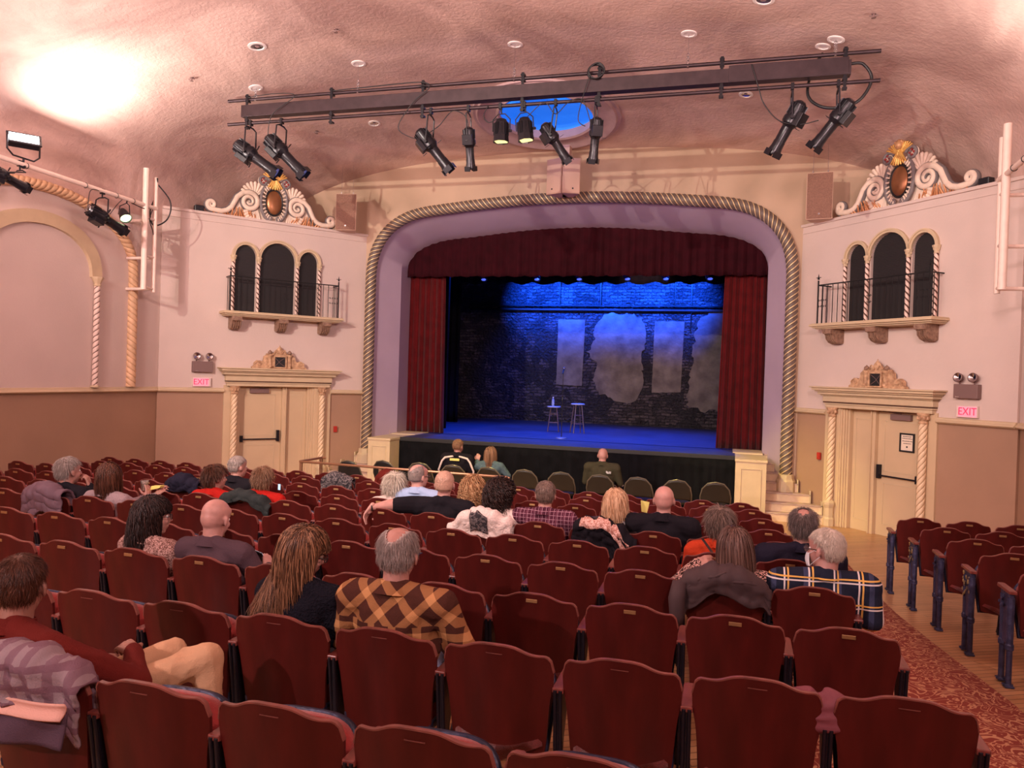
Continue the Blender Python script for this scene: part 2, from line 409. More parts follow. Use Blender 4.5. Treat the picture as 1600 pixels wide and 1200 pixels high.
# twisted rope moulding
def rope(name, path3, rad, strands, k, mdark, mgold, parent=None, gold=.25, ridge=.12, nt_=None, step=.03, smooth=True, gold_r=.06):
    P_ = [Vector(p) for p in path3]; L = [0]
    for a, b in zip(P_, P_[1:]): L.append(L[-1]+(b-a).length)
    N = max(8, int(L[-1]/step)); pts = []
    for i in range(N+1):
        t = L[-1]*i/N; q = min(len(L)-2, max(0, int(np.searchsorted(L, t))-1)); u = (t-L[q])/max(1e-9, L[q+1]-L[q]); pts.append(P_[q].lerp(P_[q+1], u))
    per = 6; n_ = strands*per; A = MB(); B = MB(); v = []; up = None
    for i, p in enumerate(pts):
        t = (pts[min(i+1, N)]-pts[max(i-1, 0)]).normalized()
        if up is None:
            a = Vector((0, 1, 0)) if abs(t.y) < .9 else Vector((1, 0, 0)); up = (a-t*a.dot(t)).normalized()
        else: up = (up-t*up.dot(t)).normalized()
        b = t.cross(up); s_ = L[-1]*i/N
        for j in range(n_):
            ph = j % per; th = 2*PI*j/n_+k*s_
            rr = rad*((1+gold_r) if ph in (0, 1) else 1-ridge*(1-abs(ph-3.5)/2.2)*-.4-ridge*.4)
            v.append(p+up*math.cos(th)*rr+b*math.sin(th)*rr)
    fg = []; fd = []
    for i in range(N):
        for j in range(n_):
            q = (i*n_+j, i*n_+(j+1) % n_, (i+1)*n_+(j+1) % n_, (i+1)*n_+j)
            (fg if j % per in ((0, 1) if gold > .25 else (0,)) else fd).append(q)
    A.add(v, fd); B.add(v, fg)
    def clean(mb):
        used = sorted({i for q in mb.f for i in q}); mp = {a: b for b, a in enumerate(used)}; mb.v = [mb.v[i] for i in used]; mb.f = [tuple(mp[i] for i in q) for q in mb.f]
    clean(A); clean(B)
    a = A.build(name, mdark, parent, angle=180); b = B.build('spiral_band', mgold, a, angle=180); return a
ropedark = mat('bronze_grey_glaze', (.16, .115, .095), .5, var=.2, vscale=10)
gold = mat('aged_gold_leaf', (.90, .66, .34), .45, .25, var=.15, vscale=20)
o = rope('rope_moulding', [(a, 14.55, b) for a, b in rp], .105, 5, 13, ropedark, gold, step=.03)
tag(o, 'twisted bronze and gold rope moulding framing the stage arch', 'moulding')
# pedestals of the rope moulding (octagonal, on the stairs)
for sx in (-1, 1):
    mb = MB(); mb.lathe([(.17, .25), (.17, .62), (.14, .66), (.13, .74)], 8, (sx*4.12, 14.5, 0))
    tag(mb.build('column_pedestal', trimm, smooth=False, bevel=.008), 'octagonal cream pedestal under the rope moulding, %s of the stage' % ('left' if sx < 0 else 'right'), 'pedestal')
# ------------------------------------------------------------------ splayed side walls with everything on them
creamrope = mat('cream_rope_plaster', (.84, .64, .42), .5, var=.06, vscale=8)
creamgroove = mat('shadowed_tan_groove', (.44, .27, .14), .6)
whiterope = mat('pale_pink_plaster', (.84, .64, .55), .5)
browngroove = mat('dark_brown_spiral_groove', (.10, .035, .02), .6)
aged = mat('antiqued_plaster_relief', (.72, .47, .28), .55, col2=(.36, .20, .11), vscale=14, bump=.5, bscale=60)
archbrown = mat('antiqued_bronze_relief', (.20, .11, .075), .5, col2=(.38, .235, .16), vscale=20, bump=.5, bscale=60)
darkgrille = mat('dark_louvre_paint', (.010, .008, .009), .6)
iron = mat('black_wrought_iron', (.010, .010, .012), .5, .3)
exitm = mat('exit_sign_face', (.75, .35, .40), .4, emit=(1, .22, .34), estr=.75)
exitl = mat('exit_sign_letters', (.9, .05, .1), .4, emit=(1, .01, .07), estr=1.1)
def text_mesh(txt, size, depth, xf, name, mt, parent, align='CENTER'):
    cu = bpy.data.curves.new(name, 'FONT'); cu.body = txt; cu.size = size; cu.extrude = depth; cu.align_x = align; cu.align_y = 'CENTER'
    to = bpy.data.objects.new(name, cu); COL.objects.link(to)
    dg = bpy.context.evaluated_depsgraph_get(); me = bpy.data.meshes.new_from_object(to.evaluated_get(dg)); bpy.data.objects.remove(to)
    for v_ in me.vertices: v_.co = xf(Vector(v_.co))
    o = bpy.data.objects.new(name, me); COL.objects.link(o); me.materials.clear(); me.materials.append(mt); o.parent = parent
    bm = bmesh.new(); bm.from_mesh(me); bmesh.ops.recalc_face_normals(bm, faces=bm.faces); bm.to_mesh(me); bm.free()
    return o
def arch_outline(s0, s1, zb, spring, n=14, ry=None):
    c = (s0+s1)/2; r = (s1-s0)/2; ry = ry or r
    return [(s0, zb)]+[(c-r*math.cos(PI*i/n), spring+ry*math.sin(PI*i/n)) for i in range(n+1)]+[(s1, zb)]
def band_between(mb, A, B, d0, d1):
    """solid band between outlines A and B (same count) from depth d0 to d1"""
    n = len(A); v = []
    for d in (d0, d1):
        for p in A: v.append((p[0], d, p[1]))
        for p in B: v.append((p[0], d, p[1]))
    f = []
    for i in range(n-1):
        f += [(i, i+1, n+i+1, n+i), (2*n+i, 3*n+i, 3*n+i+1, 2*n+i+1), (i, 2*n+i, 2*n+i+1, i+1), (n+i, n+i+1, 3*n+i+1, 3*n+i)]
    f += [(0, n, 3*n, 2*n), (n-1, 3*n-1, 4*n-1, 2*n-1)]
    mb.add(v, f)
CW = {-1: 'left', 1: 'right'}
SL = 3.94
ARCH = [(1.04, 1.42, 4.44, .22), (1.50, 2.18, 4.42, .34), (2.26, 2.66, 4.44, .22)]   # s0, s1, spring, rise
for sx in (-1, 1):
    T = splay(sx); W = CW[sx]
    mb = MB(T)
    # wall with openings for door and arches is built from slabs around them
    D0, D1, DZ = .98, 2.60, 1.99     # door recess
    zt = 5.13
    mb.box(0, D0, -.25, 0, RZ, zt); mb.box(D1+.06, SL, -.25, 0, RZ, zt)
    mb.box(D0, D1+.06, -.25, 0, DZ, 3.36)
    # openings of the balcony: piers
    zs = 3.36; A0 = ARCH
    mb.box(D0, A0[0][0], -.25, 0, zs, zt); mb.box(A0[2][1], D1+.06, -.25, 0, zs, zt)
    mb.box(A0[0][1], A0[1][0], -.25, 0, zs, zt); mb.box(A0[1][1], A0[2][0], -.25, 0, zs, zt)
    for s0, s1, sp, rise in A0:
        ou = arch_outline(s0, s1, sp, sp, 16, rise); n_ = len(ou)
        top = [(p[0], zt) for p in ou]; v = []
        for d in (0, -.25):
            v += [(p[0], d, p[1]) for p in ou]+[(p[0], d, p[1]) for p in top]
        f = []
        for i in range(n_-1): f += [(i, i+1, n_+i+1, n_+i), (2*n_+i, 2*n_+i+1, 3*n_+i+1, 3*n_+i), (i, i+1, 2*n_+i+1, 2*n_+i)]
        mb.add(v, f)
    struct(mb.build('wall_'+W+'_splay', plaster, smooth=False))
    mb = MB(T); mb.box(0, D0, -.25, -.01, -.1, RZ); mb.box(D1+.06, SL+.01, -.25, -.01, -.1, RZ); struct(mb.build('wall_'+W+'_splay_wainscot', wainscot, smooth=False))
    # ledge on top and thin cap moulding
    mb = MB(T); mb.box(-.02, SL, -.30, .035, zt, zt+.05); mb.box(0, SL, 0, .012, zt-.12, zt-.10); struct(mb.build('trim_%d' % (5+sx), plaster, smooth=False, bevel=.006))
    mb = MB(T); mb.box(-1.2, SL+.4, -2.6, -.29, zt-.02, zt+.02); struct(mb.build('wall_'+W+'_ledge', ceilm, smooth=False))
    # chair rail
    mb = MB(T)
    for a, b in ((0, .70), (2.80, SL)):
        n_ = len(rail_prof); v = []
        for s_ in (a, b):
            for d, h in rail_prof: v.append((s_, d, RZ+h))
        mb.add(v, [tuple(range(n_)), tuple(range(2*n_-1, n_-1, -1))]+[(i, (i+1) % n_, n_+(i+1) % n_, n_+i) for i in range(n_)])
    struct(mb.build('trim_%d' % (8+sx), trimm))
    # ---------------- door with its case
    e = thing('door_'+('1' if sx < 0 else '2'), None, None, T(Vector((1.79, 0, 0)))); e['kind'] = 'structure'; e['label'] = 'cream %s exit doorway with twisted columns and cornice' % W
    inv = e.location.copy()
    TT = lambda p, T=T, inv=inv: T(p)-inv
    mb = MB(TT)
    mb.box(1.66, 2.50, -.16, -.12, 0, 1.97)
    lf = mb.build('door_leaf', doorm, e, smooth=False, bevel=.004)
    mb = MB(TT)
    for a, b, c, d in ((1.78, 2.38, 1.02, 1.82), (1.78, 2.38, .18, .84)):
        for q in ((a, b, c, c+.014), (a, b, d-.014, d), (a, a+.014, c, d), (b-.014, b, c, d)): mb.box(q[0], q[1], -.12, -.113, q[2], q[3])
    mb.build('panel_moulding', trimm, lf, smooth=False)
    mb = MB(TT); mb.box(1.16, 1.60, -.16, -.12, 0, 1.97); l2 = mb.build('door_leaf', doorm, e, smooth=False, bevel=.004)
    mb = MB(TT)
    for a, b, c, d in ((1.22, 1.54, .18, 1.82),):
        for q in ((a, b, c, c+.014), (a, b, d-.014, d), (a, a+.014, c, d), (b-.014, b, c, d)): mb.box(q[0], q[1], -.12, -.113, q[2], q[3])
    mb.build('panel_moulding', trimm, l2, smooth=False)
    # jambs and mullion, stepped
    mb = MB(TT)
    mb.box(1.60, 1.66, -.2, -.05, 0, 1.99); mb.box(1.585, 1.605, -.16, -.02, 0, 1.99)
    for k_, (a, b, d) in enumerate(((1.12, 1.16, -.04), (1.09, 1.12, -.02), (1.05, 1.09, .0), (1.01, 1.05, .02), (2.50, 2.52, -.05), (2.50, 2.55, .0))): mb.box(a, b, -.2, d, 0, 1.99)
    mb.box(.70, 1.02, -.1, .03, 0, 1.99); mb.box(2.50, 2.80, -.1, .03, 0, 1.99)
    mb.build('door_frame', doorm, e, smooth=False, bevel=.004)
    # cornice: stepped courses
    mb = MB(TT)
    for z0, z1, o0, dd in ((1.975, 2.03, .0, .09), (2.03, 2.055, .02, .11), (2.075, 2.17, .03, .12), (2.17, 2.19, .05, .15), (2.19, 2.235, .08, .19), (2.235, 2.26, .11, .23), (2.26, 2.30, .14, .27), (2.30, 2.325, .17, .30)):
        mb.box(.74-o0, 2.76+o0, -.02, dd, z0, z1)
    mb.build('cornice', trimm, e, smooth=False, bevel=.008)
    mb = MB(TT); mb.box(.72, 2.78, -.02, .118, 2.055, 2.075); mb.box(.68, 2.82, -.02, .14, 2.1715, 2.176); mb.build('glazed_groove', trimd, e, smooth=False)
    # twisted columns with capital and base
    for s_ in (.90, 2.62):
        pth = [TT(Vector((s_, .085, z))) for z in (.42, 1.82)]
        c_ = rope('column', pth, .062, 4, 17, creamrope, creamgroove, e, step=.02, gold_r=-.12)
        c_m = MB(TT); c_m.lathe([(.10, 0), (.10, .12), (.085, .15), (.085, .30), (.105, .36), (.105, .39), (.07, .43)], 8, (s_, .085, 0)); c_m.build('column_base', trimm, c_, smooth=False)
        c_m = MB(TT); c_m.lathe([(.062, 1.82), (.07, 1.84), (.058, 1.86), (.075, 1.93), (.092, 1.96), (.092, 1.98)], 12, (s_, .085, 0))
        for q in range(8):
            a = 2*PI*q/8; c_m.ball((s_+.07*math.cos(a), .085+.07*math.sin(a), 1.91), (.022, .022, .035), 8)
        c_m.build('capital', aged, c_)
    # panic bar, closer
    mb = MB(TT)
    mb.tube([(1.72, -.07, .95), (2.44, -.07, .95)], .014, 8); mb.box(1.70, 1.75, -.12, -.05, .90, 1.12); mb.box(2.40, 2.45, -.12, -.05, .90, 1.02)
    mb.build('panic_bar', blacksteel, lf, smooth=False, bevel=.004)
    mb = MB(TT); mb.box(1.92, 2.28, -.12, -.06, 1.84, 1.93); mb.tube([(2.1, -.09, 1.935), (1.90, -.05, 1.96), (1.75, -.1, 1.965)], .008, 6); mb.build('door_closer', greybox, lf, smooth=False, bevel=.004)
    if sx > 0:
        mb = MB(TT); 
        for q in ((2.07, 2.33, 1.36, 1.385), (2.07, 2.33, 1.625, 1.65), (2.07, 2.095, 1.385, 1.625), (2.305, 2.33, 1.385, 1.625)): mb.box(q[0], q[1], -.118, -.098, q[2], q[3])
        nf = mb.build('notice_frame', blackm, lf, smooth=False)
        mb = MB(TT); mb.box(2.09, 2.31, -.118, -.108, 1.38, 1.63); mb.build('notice_sheet', mat('notice_paper', (.85, .72, .58), .5), nf, smooth=False)
        ink = mat('black_ink', (.02, .015, .015), .6)
        # four lines of small writing and an emblem, too small to read in the photo
        mb = MB(TT)
        for li, (zz, w_) in enumerate(((1.598, .15), (1.568, .175), (1.528, .165), (1.492, .13))):
            x_ = 2.20-w_/2; rr = random.Random(li)
            while x_ < 2.20+w_/2:
                l_ = rr.uniform(.006, .02); mb.box(x_, x_+l_, -.1081, -.1070, zz-.006, zz+.006*rr.uniform(.6, 1)); x_ += l_+rr.uniform(.003, .007)
        mb.build('notice_print', ink, nf, smooth=False)
        mb = MB(TT); mb.lathe([(.0, 0), (.016, 0), (.016, .001), (0, .001)], 6, (2.2, -.107, 1.44), Matrix.Rotation(R(90), 3, 'X')); mb.build('notice_emblem', ink, nf, smooth=False)
    # ---------------- pediment ornament
    e2 = thing('door_pediment', 'antiqued plaster crest with dark panel on the %s door cornice' % W, 'ornament', T(Vector((1.79, .1, 2.325))), 0)
    iv = e2.location.copy(); T2 = lambda p, T=T, iv=iv: T(p)-iv
    prof = [(0, .33), (.03, .40), (.0, .44)]
    half = [(0, 0), (.53, 0), (.53, .03), (.49, .05), (.48, .11), (.43, .155), (.38, .15), (.34, .13), (.31, .16), (.30, .23), (.27, .26), (.25, .25), (.25, .29), (.13, .29), (.12, .31), (.07, .33), (.05, .36), (0, .36)]
    pts = [(1.79-x, 2.325+z) for x, z in half[1:]]; pts = [(1.79+x, 2.325+z) for x, z in half[1:]][::-1]+[(1.79-x, 2.325+z) for x, z in half[1:]]
    pts = pts[::-1]
    mb = MB(T2); mb.prism([(a, b) for a, b in pts], .05, .13)
    for q in (-1, 1):
        c_ = 1.79+q*.19
        mb.lathe([(.045, 0), (.05, .02), (.042, .03), (.042, .22), (.06, .24), (.06, .265), (.03, .275)], 12, (c_, .12, 2.33))
        # scroll on the wing
        sp = [(1.79+q*(.41+(.07-.011*i*.5)*math.cos(i*.6)), .135, 2.325+.085+(.06-.005*i)*math.sin(i*.6)) for i in range(11)]
        mb.tube(sp, .012, 6)
        mb.tube([(1.79+q*(.11-.0*i), .14, 2.60+.0*i) for i in range(2)], .012, 6)
        mb.tube([(1.79+q*(.12-.012*i), .14, 2.615+.05*math.sin(i*.55)+.006*i) for i in range(9)], .012, 6)
        mb.ball((c_, .16, 2.37), (.035, .02, .03), 10)
    mb.build('crest', aged, e2, angle=50)
    for q in (-1, 1):
        mb = MB(T2); mb.ball((1.79+q*.19, .12, 2.635), (.042, .042, .04), 14); mb.ball((1.79+q*.19, .12, 2.675), .012, 8); mb.build('finial_ball', archbrown, e2)
    mb = MB(T2); mb.ball((1.79, .10, 2.70), (.05, .03, .045), 10); mb.cone((1.79, .1, 2.70), .03, (1.79, .1, 2.775), .006); mb.cone((1.74, .1, 2.69), .018, (1.765, .1, 2.74), .005); mb.cone((1.84, .1, 2.69), .018, (1.815, .1, 2.74), .005); mb.build('leaf_finial', aged, e2)
    mb = MB(T2); mb.box(1.685, 1.895, .12, .138, 2.36, 2.55); pn = mb.build('dark_panel', blackm, e2, smooth=False)
    mb = MB(T2)
    for q in ((1.66, 1.92, 2.335, 2.36), (1.66, 1.92, 2.55, 2.575), (1.66, 1.69, 2.36, 2.55), (1.89, 1.92, 2.36, 2.55)): mb.box(q[0], q[1], .12, .16, q[2], q[3])
    mb.build('panel_frame', aged, e2, smooth=False, bevel=.005)
    mb = MB(T2)
    for a, b in (((1.70, 2.375), (1.88, 2.535)), ((1.70, 2.535), (1.88, 2.375))): mb.tube([(a[0], .14, a[1]), (1.79, .14, 2.455+(.02 if a[1] > 2.4 else -.02)), (b[0], .14, b[1])], .004, 5)
    mb.build('cross_wire', greybox, pn)
    # ---------------- balcony
    e3 = thing('balcony', 'small false balcony with triple arch, iron railing, %s wall' % W, 'balcony', T(Vector((1.79, 0, 3.36))))
    iv3 = e3.location.copy(); T3 = lambda p, T=T, iv=iv3: T(p)-iv
    mb = MB(T3)
    for z0, z1, dd, o0 in ((3.28, 3.30, .30, -.06), (3.30, 3.325, .34, -.03), (3.325, 3.36, .38, 0), (3.36, 3.375, .36, -.01)): mb.box(.60-o0, 2.92+o0, -.2, dd, z0, z1)
    mb.build('balcony_slab', trimm, e3, smooth=False, bevel=.006)
    for s_ in (.92, 1.79, 2.66):
        mb = MB(T3)
        # scroll bracket: side profile in (d, z) extruded along s
        pr = [(0, 3.28), (.29, 3.28), (.305, 3.25), (.29, 3.20), (.25, 3.195), (.23, 3.18), (.22, 3.12), (.17, 3.07), (.08, 3.04), (0, 3.06)]
        mb.prism(pr, s_-.09, s_+.09, 'yz')
        for q in range(-2, 3): mb.tube([(s_+q*.038, d+.004, z) for d, z in pr[4:]], .012, 6)
        mb.tube([(s_-.085, .25, 3.235), (s_+.085, .25, 3.235)], .032, 10)
        mb.tube([(s_-.075, .09, 3.15), (s_+.075, .09, 3.15)], .05, 12)
        mb.build('scroll_bracket', archbrown, e3, angle=50)
    # dark louvred openings
    mb = MB(T3); mb.box(.95, 2.75, -.075, -.055, 3.36, 4.85); gr = mb.build('dark_louvre', darkgrille, e3, smooth=False)
    mb = MB(T3)
    for i in range(34): mb.box(1.02, 2.68, -.056, -.044, 3.95+i*.025, 3.958+i*.025)
    mb.build('louvre_slats', mat('louvre_slat', (.022, .016, .018), .5), gr, smooth=False)
    # arch mouldings
    for s0, s1, sp, rise in ARCH:
        mb = MB(T3)
        a = arch_outline(s0, s1, sp, sp, 18, rise)[1:-1]; b = arch_outline(s0-.055, s1+.055, sp, sp, 18, rise+.055)[1:-1]
        band_between(mb, a, b, -.02, .035)
        a = arch_outline(s0-.035, s1+.035, sp, sp, 18, rise+.035)[1:-1]; b = arch_outline(s0-.06, s1+.06, sp, sp, 18, rise+.06)[1:-1]
        band_between(mb, a, b, -.02, .05)
        mb.build('arch_moulding', trimm, e3, angle=40)
    for s_ in (1.01, 1.46, 2.22, 2.69):
        c_ = rope('colonnette', [T3(Vector((s_, .03, z))) for z in (3.38, 4.34)], .034, 2, -34, whiterope, browngroove, e3, step=.012, gold_r=-.16, gold=.3)
        mb = MB(T3); mb.lathe([(.045, 4.32), (.034, 4.335), (.034, 4.345), (.05, 4.40), (.062, 4.42), (.062, 4.44)], 8, (s_, .03, 0))
        for q in range(6): mb.ball((s_+.042*math.cos(q*PI/3), .03+.042*math.sin(q*PI/3), 4.385), (.012, .012, .02), 6)
        mb.build('capital', trimm, c_); mb = MB(T3); mb.lathe([(.05, 3.375), (.05, 3.39), (.036, 3.40)], 8, (s_, .03, 0)); mb.build('column_foot', trimm, c_)
    # railing
    ra = thing('balcony_railing', 'black wrought iron railing on the %s balcony slab' % W, 'railing', T(Vector((1.79, .3, 3.375))))
    iv4 = ra.location.copy(); T4 = lambda p, T=T, iv=iv4: T(p)-iv
    mb = MB(T4); s0, s1, dd = .70, 2.80, .29
    mb.tube([(s0, .0, 4.02), (s0, dd, 4.02), (s1, dd, 4.02), (s1, 0, 4.02)], .011, 6); pass
    for q in (s0, s1):
        mb.tube([(q, dd, 3.37), (q, dd, 4.10)], .014, 6); mb.ball((q, dd, 4.13), (.02, .02, .02), 8); mb.cone((q, dd, 4.14), .014, (q, dd, 4.21), .002, 6)
        mb.tube([(q-.05, dd, 4.15), (q+.05, dd, 4.15)], .006, 5)
    mb.build('rail_frame', iron, ra)
    for i in range(19):
        s_ = s0+.105*(i+1)
        if s_ > s1-.05: break
        mb = MB(T4); mb.tube([(s_, dd, 3.375), (s_, dd, 4.02)], .0065, 6); mb.build('baluster', iron, ra)
    for q in (s0, s1):
        for d in (.10, .20):
            mb = MB(T4); mb.tube([(q, d, 3.375), (q, d, 4.02)], .0065, 6); mb.build('baluster', iron, ra)
    for s_ in (s0+.05, s0+.15, 1.75, s1-.15, s1-.05):
        mb = MB(T4)
        for zz in (3.66, 3.76):
            for q in (-1, 1): mb.tube([(s_+q*(.012+.02*(1-i/12)*math.cos(i*.55)+.012), dd+.004, zz+.02*(1-i/14)*math.sin(i*.55)) for i in range(12)], .005, 5)
        mb.build('scroll', iron, ra)
    # ---------------- EXIT sign, emergency lamps, fire pull
    sc = 3.20 if sx > 0 else 3.14
    ex = thing('exit_sign', 'lit pink EXIT sign beside the %s door' % W, 'exit sign', T(Vector((sc+.06, .0, 1.94))))
    iv5 = ex.location.copy(); T5 = lambda p, T=T, iv=iv5: T(p)-iv
    mb = MB(T5); mb.box(sc-.10, sc+.22, 0, .05, 1.955, 2.12); mb.build('housing', mat('pale_sign_housing', (.75, .6, .55), .4), ex, smooth=False, bevel=.006)
    mb = MB(T5); mb.box(sc-.06, sc+.21, .05, .053, 1.965, 2.11); mb.build('sign_face', exitm, ex, smooth=False)
    text_mesh('EXIT', .15, .002, (lambda p, T5=T5, sc=sc, sx=sx: T5(Vector((sc+.075-(p.x*.9*(1 if sx < 0 else -1)), .055+p.z, 2.037+p.y)))), 'sign_letters', exitl, ex)
    em = thing('emergency_light', 'grey emergency light with two round lamps above the %s exit sign' % W, 'emergency light', T(Vector((sc+.06, .0, 2.22))))
    iv6 = em.location.copy(); T6 = lambda p, T=T, iv=iv6: T(p)-iv
    mb = MB(T6); mb.box(sc-.12, sc+.24, 0, .09, 2.22, 2.42); mb.build('battery_box', greybox, em, smooth=False, bevel=.008)
    mb = MB(T6); mb.box(sc-.09 if sx > 0 else sc+.13, sc-.03 if sx > 0 else sc+.19, .09, .092, 2.235, 2.25); mb.build('maker_plate', chrome, em, smooth=False)
    for q in (-.05, .17):
        mb = MB(T6); mb.cone((sc+q, .05, 2.42), .012, (sc+q, .06, 2.46), .012, 6)
        M_ = Matrix.Rotation(R(-80), 3, 'X')
        mb.lathe([(.02, -.05), (.055, -.03), (.065, .0), (.068, .03), (.058, .035)], 18, (sc+q, .08, 2.51), M_, caps=False); hd = mb.build('lamp_head', greybox, em)
        mb = MB(T6); mb.lathe([(.056, .03), (.03, .02), (.0, .01)], 18, (sc+q, .08, 2.51), M_, caps=False); mb.build('lamp_lens', chrome, hd)
    fp = MB(T); fp.box(.54, .61, 0, .035, 1.07, 1.19); fp.box(.55, .60, .035, .042, 1.10, 1.12)
    o = fp.build('fire_alarm_pull', mat('fire_alarm_red', (.45, .03, .02), .45), smooth=False, bevel=.004); tag(o, 'small red fire alarm box on the wainscot, %s of the stage' % W, 'fire alarm')
# ================================================================== STAGE
rnd = random.Random(7)
mb = MB(); mb.box(-3.24, 3.24, 14.32, 15.7, .99, 1.03); mb.box(-6.5, 6.5, 15.6, 22.1, .99, 1.03)
struct(mb.build('stage_floor', stagefl, smooth=False, bevel=.004))
mb = MB(); mb.box(-3.25, 3.25, 14.29, 14.32, .955, 1.035); tag(mb.build('stage_lip', blackm, smooth=False, bevel=.006), 'black edge strip along the front of the stage', 'stage edge')
def pleat(mb, x0, x1, y, z0, z1, folds, amp, seed=0, hem=0., nz=14, per=8, spread=.0):
    """hanging cloth: wavy in plan, folds deepen downwards; a closed double-sided sheet"""
    rr = random.Random(seed); ph = [rr.uniform(-.6, .6) for _ in range(folds+1)]; am = [rr.uniform(.6, 1.3) for _ in range(folds+1)]
    N = folds*per
    def fn(u, v):
        t = u*folds; k = min(folds-1, int(t)); q = t-k; p_ = ph[k]*(1-q)+ph[k+1]*q; a_ = am[k]*(1-q)+am[k+1]*q
        z = z1+(z0-z1)*v
        yy = y+amp*a_*(.35+.65*v)*math.sin(2*PI*t+p_)
        xx = x0+(x1-x0)*u+spread*v*(u-.5)+amp*.3*math.sin(4*PI*t+p_)
        if v > .999: z += hem*math.sin(2*PI*t*.5+p_)
        return Vector((xx, yy, z))
    mb.grid(fn, N, nz)
velvet = mat('burgundy_stage_velour', (.11, .0045, .006), .85, var=.25, vscale=5, sheen=.08, spec=.15, bump=.1, bscale=90)
mb = MB(); pleat(mb, -3.27, 3.27, 14.30, .01, .96, 42, .018, 3, nz=6); 
tag(mb.build('stage_skirt', blackcloth, solid=.004, angle=180), 'black pleated skirt cloth hanging below the stage edge', 'stage skirt')
mb = MB(); pleat(mb, -3.95, -2.93, 15.75, 1.035, 4.75, 8, .06, 11, spread=.10); tag(mb.build('house_curtain', velvet, solid=.006, angle=180), 'burgundy house curtain drawn to the left side of the stage', 'curtain')
mb = MB(); pleat(mb, 2.95, 3.95, 15.75, 1.035, 4.75, 8, .06, 12, spread=.14); tag(mb.build('house_curtain', velvet, solid=.006, angle=180), 'burgundy house curtain drawn to the right side of the stage', 'curtain')
mb = MB(); pleat(mb, -4.0, 4.0, 15.55, 4.42, 5.75, 46, .035, 5, hem=.012); tag(mb.build('valance', mat('shaded_valance_velour', (.034, .0025, .006), .9, var=.25, vscale=5, spec=.15), solid=.006, angle=180), 'burgundy pleated valance hanging under the stage arch', 'valance')  # curtain velour again, darkened in colour for the shade under the arch
# masking: legs and borders of black velour
for k, (x0, x1, y) in enumerate(((-5.6, -3.35, 17.2), (-6.2, -3.95, 19.6), (3.05, 5.6, 17.0), (3.3, 6.2, 19.6))):
    mb = MB(); pleat(mb, x0, x1, y, 1.035, 5.9, 12, .05, 20+k)
    tag(mb.build('stage_leg_curtain', blackcloth, solid=.006, angle=180), 'black masking drape, %s pair, %s side of the stage' % ('front' if k % 2 == 0 else 'rear', 'left' if k < 2 else 'right'), 'curtain')
mb = MB(); pleat(mb, -5.8, 5.8, 18.2, 4.60, 6.2, 40, .03, 31, hem=.03); tag(mb.build('stage_border_curtain', blackcloth, solid=.006, angle=180), 'black border drape hanging behind the valance', 'curtain')
# stage house
mb = MB(); mb.box(-6.6, -6.5, 14.9, 22.2, .9, 7.2); mb.box(6.5, 6.6, 14.9, 22.2, .9, 7.2); mb.box(-6.6, 6.6, 14.9, 22.2, 7.2, 7.3); struct(mb.build('wall_stage_sides', blackm, smooth=False))
mb = MB(); mb.box(-6.6, 6.6, 22.0, 22.2, .9, 7.3); struct(mb.build('wall_stage_back', brickm, smooth=False))
mb = MB()
for z in (4.30, 4.42): mb.tube([(-4.5, 21.93, z), (4.5, 21.93, z)], .02 if z > 4.4 else .035, 6)
for x, z0, z1 in ((-1.75, 4.45, 5.3), (-.55, 4.45, 5.3), (1.55, 4.45, 5.3), (2.0, 4.45, 5.3)): mb.tube([(x, 21.95, z0), (x, 21.95, z1)], .018, 6)
mb.tube([(2.0, 21.95, 4.28), (2.25, 21.93, 4.28), (2.0, 21.93, 4.25), (2.0, 21.93, 3.75)], .015, 6)
tag(mb.build('wall_conduit', blackm), 'dark conduit pipes fixed along the brick back wall', 'pipe')
def patch(pts, lab, seed, t=.035, jag=.055):
    rr = random.Random(seed); out = []
    for i, p in enumerate(pts):
        q = pts[(i+1) % len(pts)]; n_ = max(2, int(math.dist(p, q)/.09))
        for k in range(n_):
            u = k/n_; j = jag if k else jag*.4
            out.append((p[0]+(q[0]-p[0])*u+rr.uniform(-j, j), p[1]+(q[1]-p[1])*u+rr.uniform(-j, j)))
    mb = MB(); mb.prism(out, 22.02, 22.0-t); o = mb.build('plaster_patch', oldplaster, smooth=False); tag(o, lab, 'plaster', None)
patch([(-1.78, 2.12), (-1.02, 2.10), (-.98, 4.02), (-1.78, 4.02)], 'narrow grey plaster panel on the brick wall, leftmost', 1, .03, .006)
patch([(-.55, 1.95), (.1, 1.66), (.55, 1.72), (.72, 2.1), (.66, 3.0), (.78, 3.5), (.62, 4.1), (.2, 4.22), (-.35, 4.2), (-.62, 3.9), (-.72, 3.4), (-.90, 3.1), (-.62, 2.8), (-.70, 2.3)], 'big crumbling plaster patch at the centre of the back wall', 2)
patch([(.98, 1.98), (1.78, 2.02), (1.82, 4.0), (1.0, 4.0)], 'narrow grey plaster panel right of the central patch', 3, .03, .006)
patch([(1.95, 1.7), (2.4, 1.5), (3.2, 1.6), (3.6, 2.2), (3.6, 4.0), (3.1, 4.35), (2.5, 4.3), (2.15, 3.9), (2.08, 3.0), (2.0, 2.5)], 'crumbling plaster patch at the right of the back wall', 4)
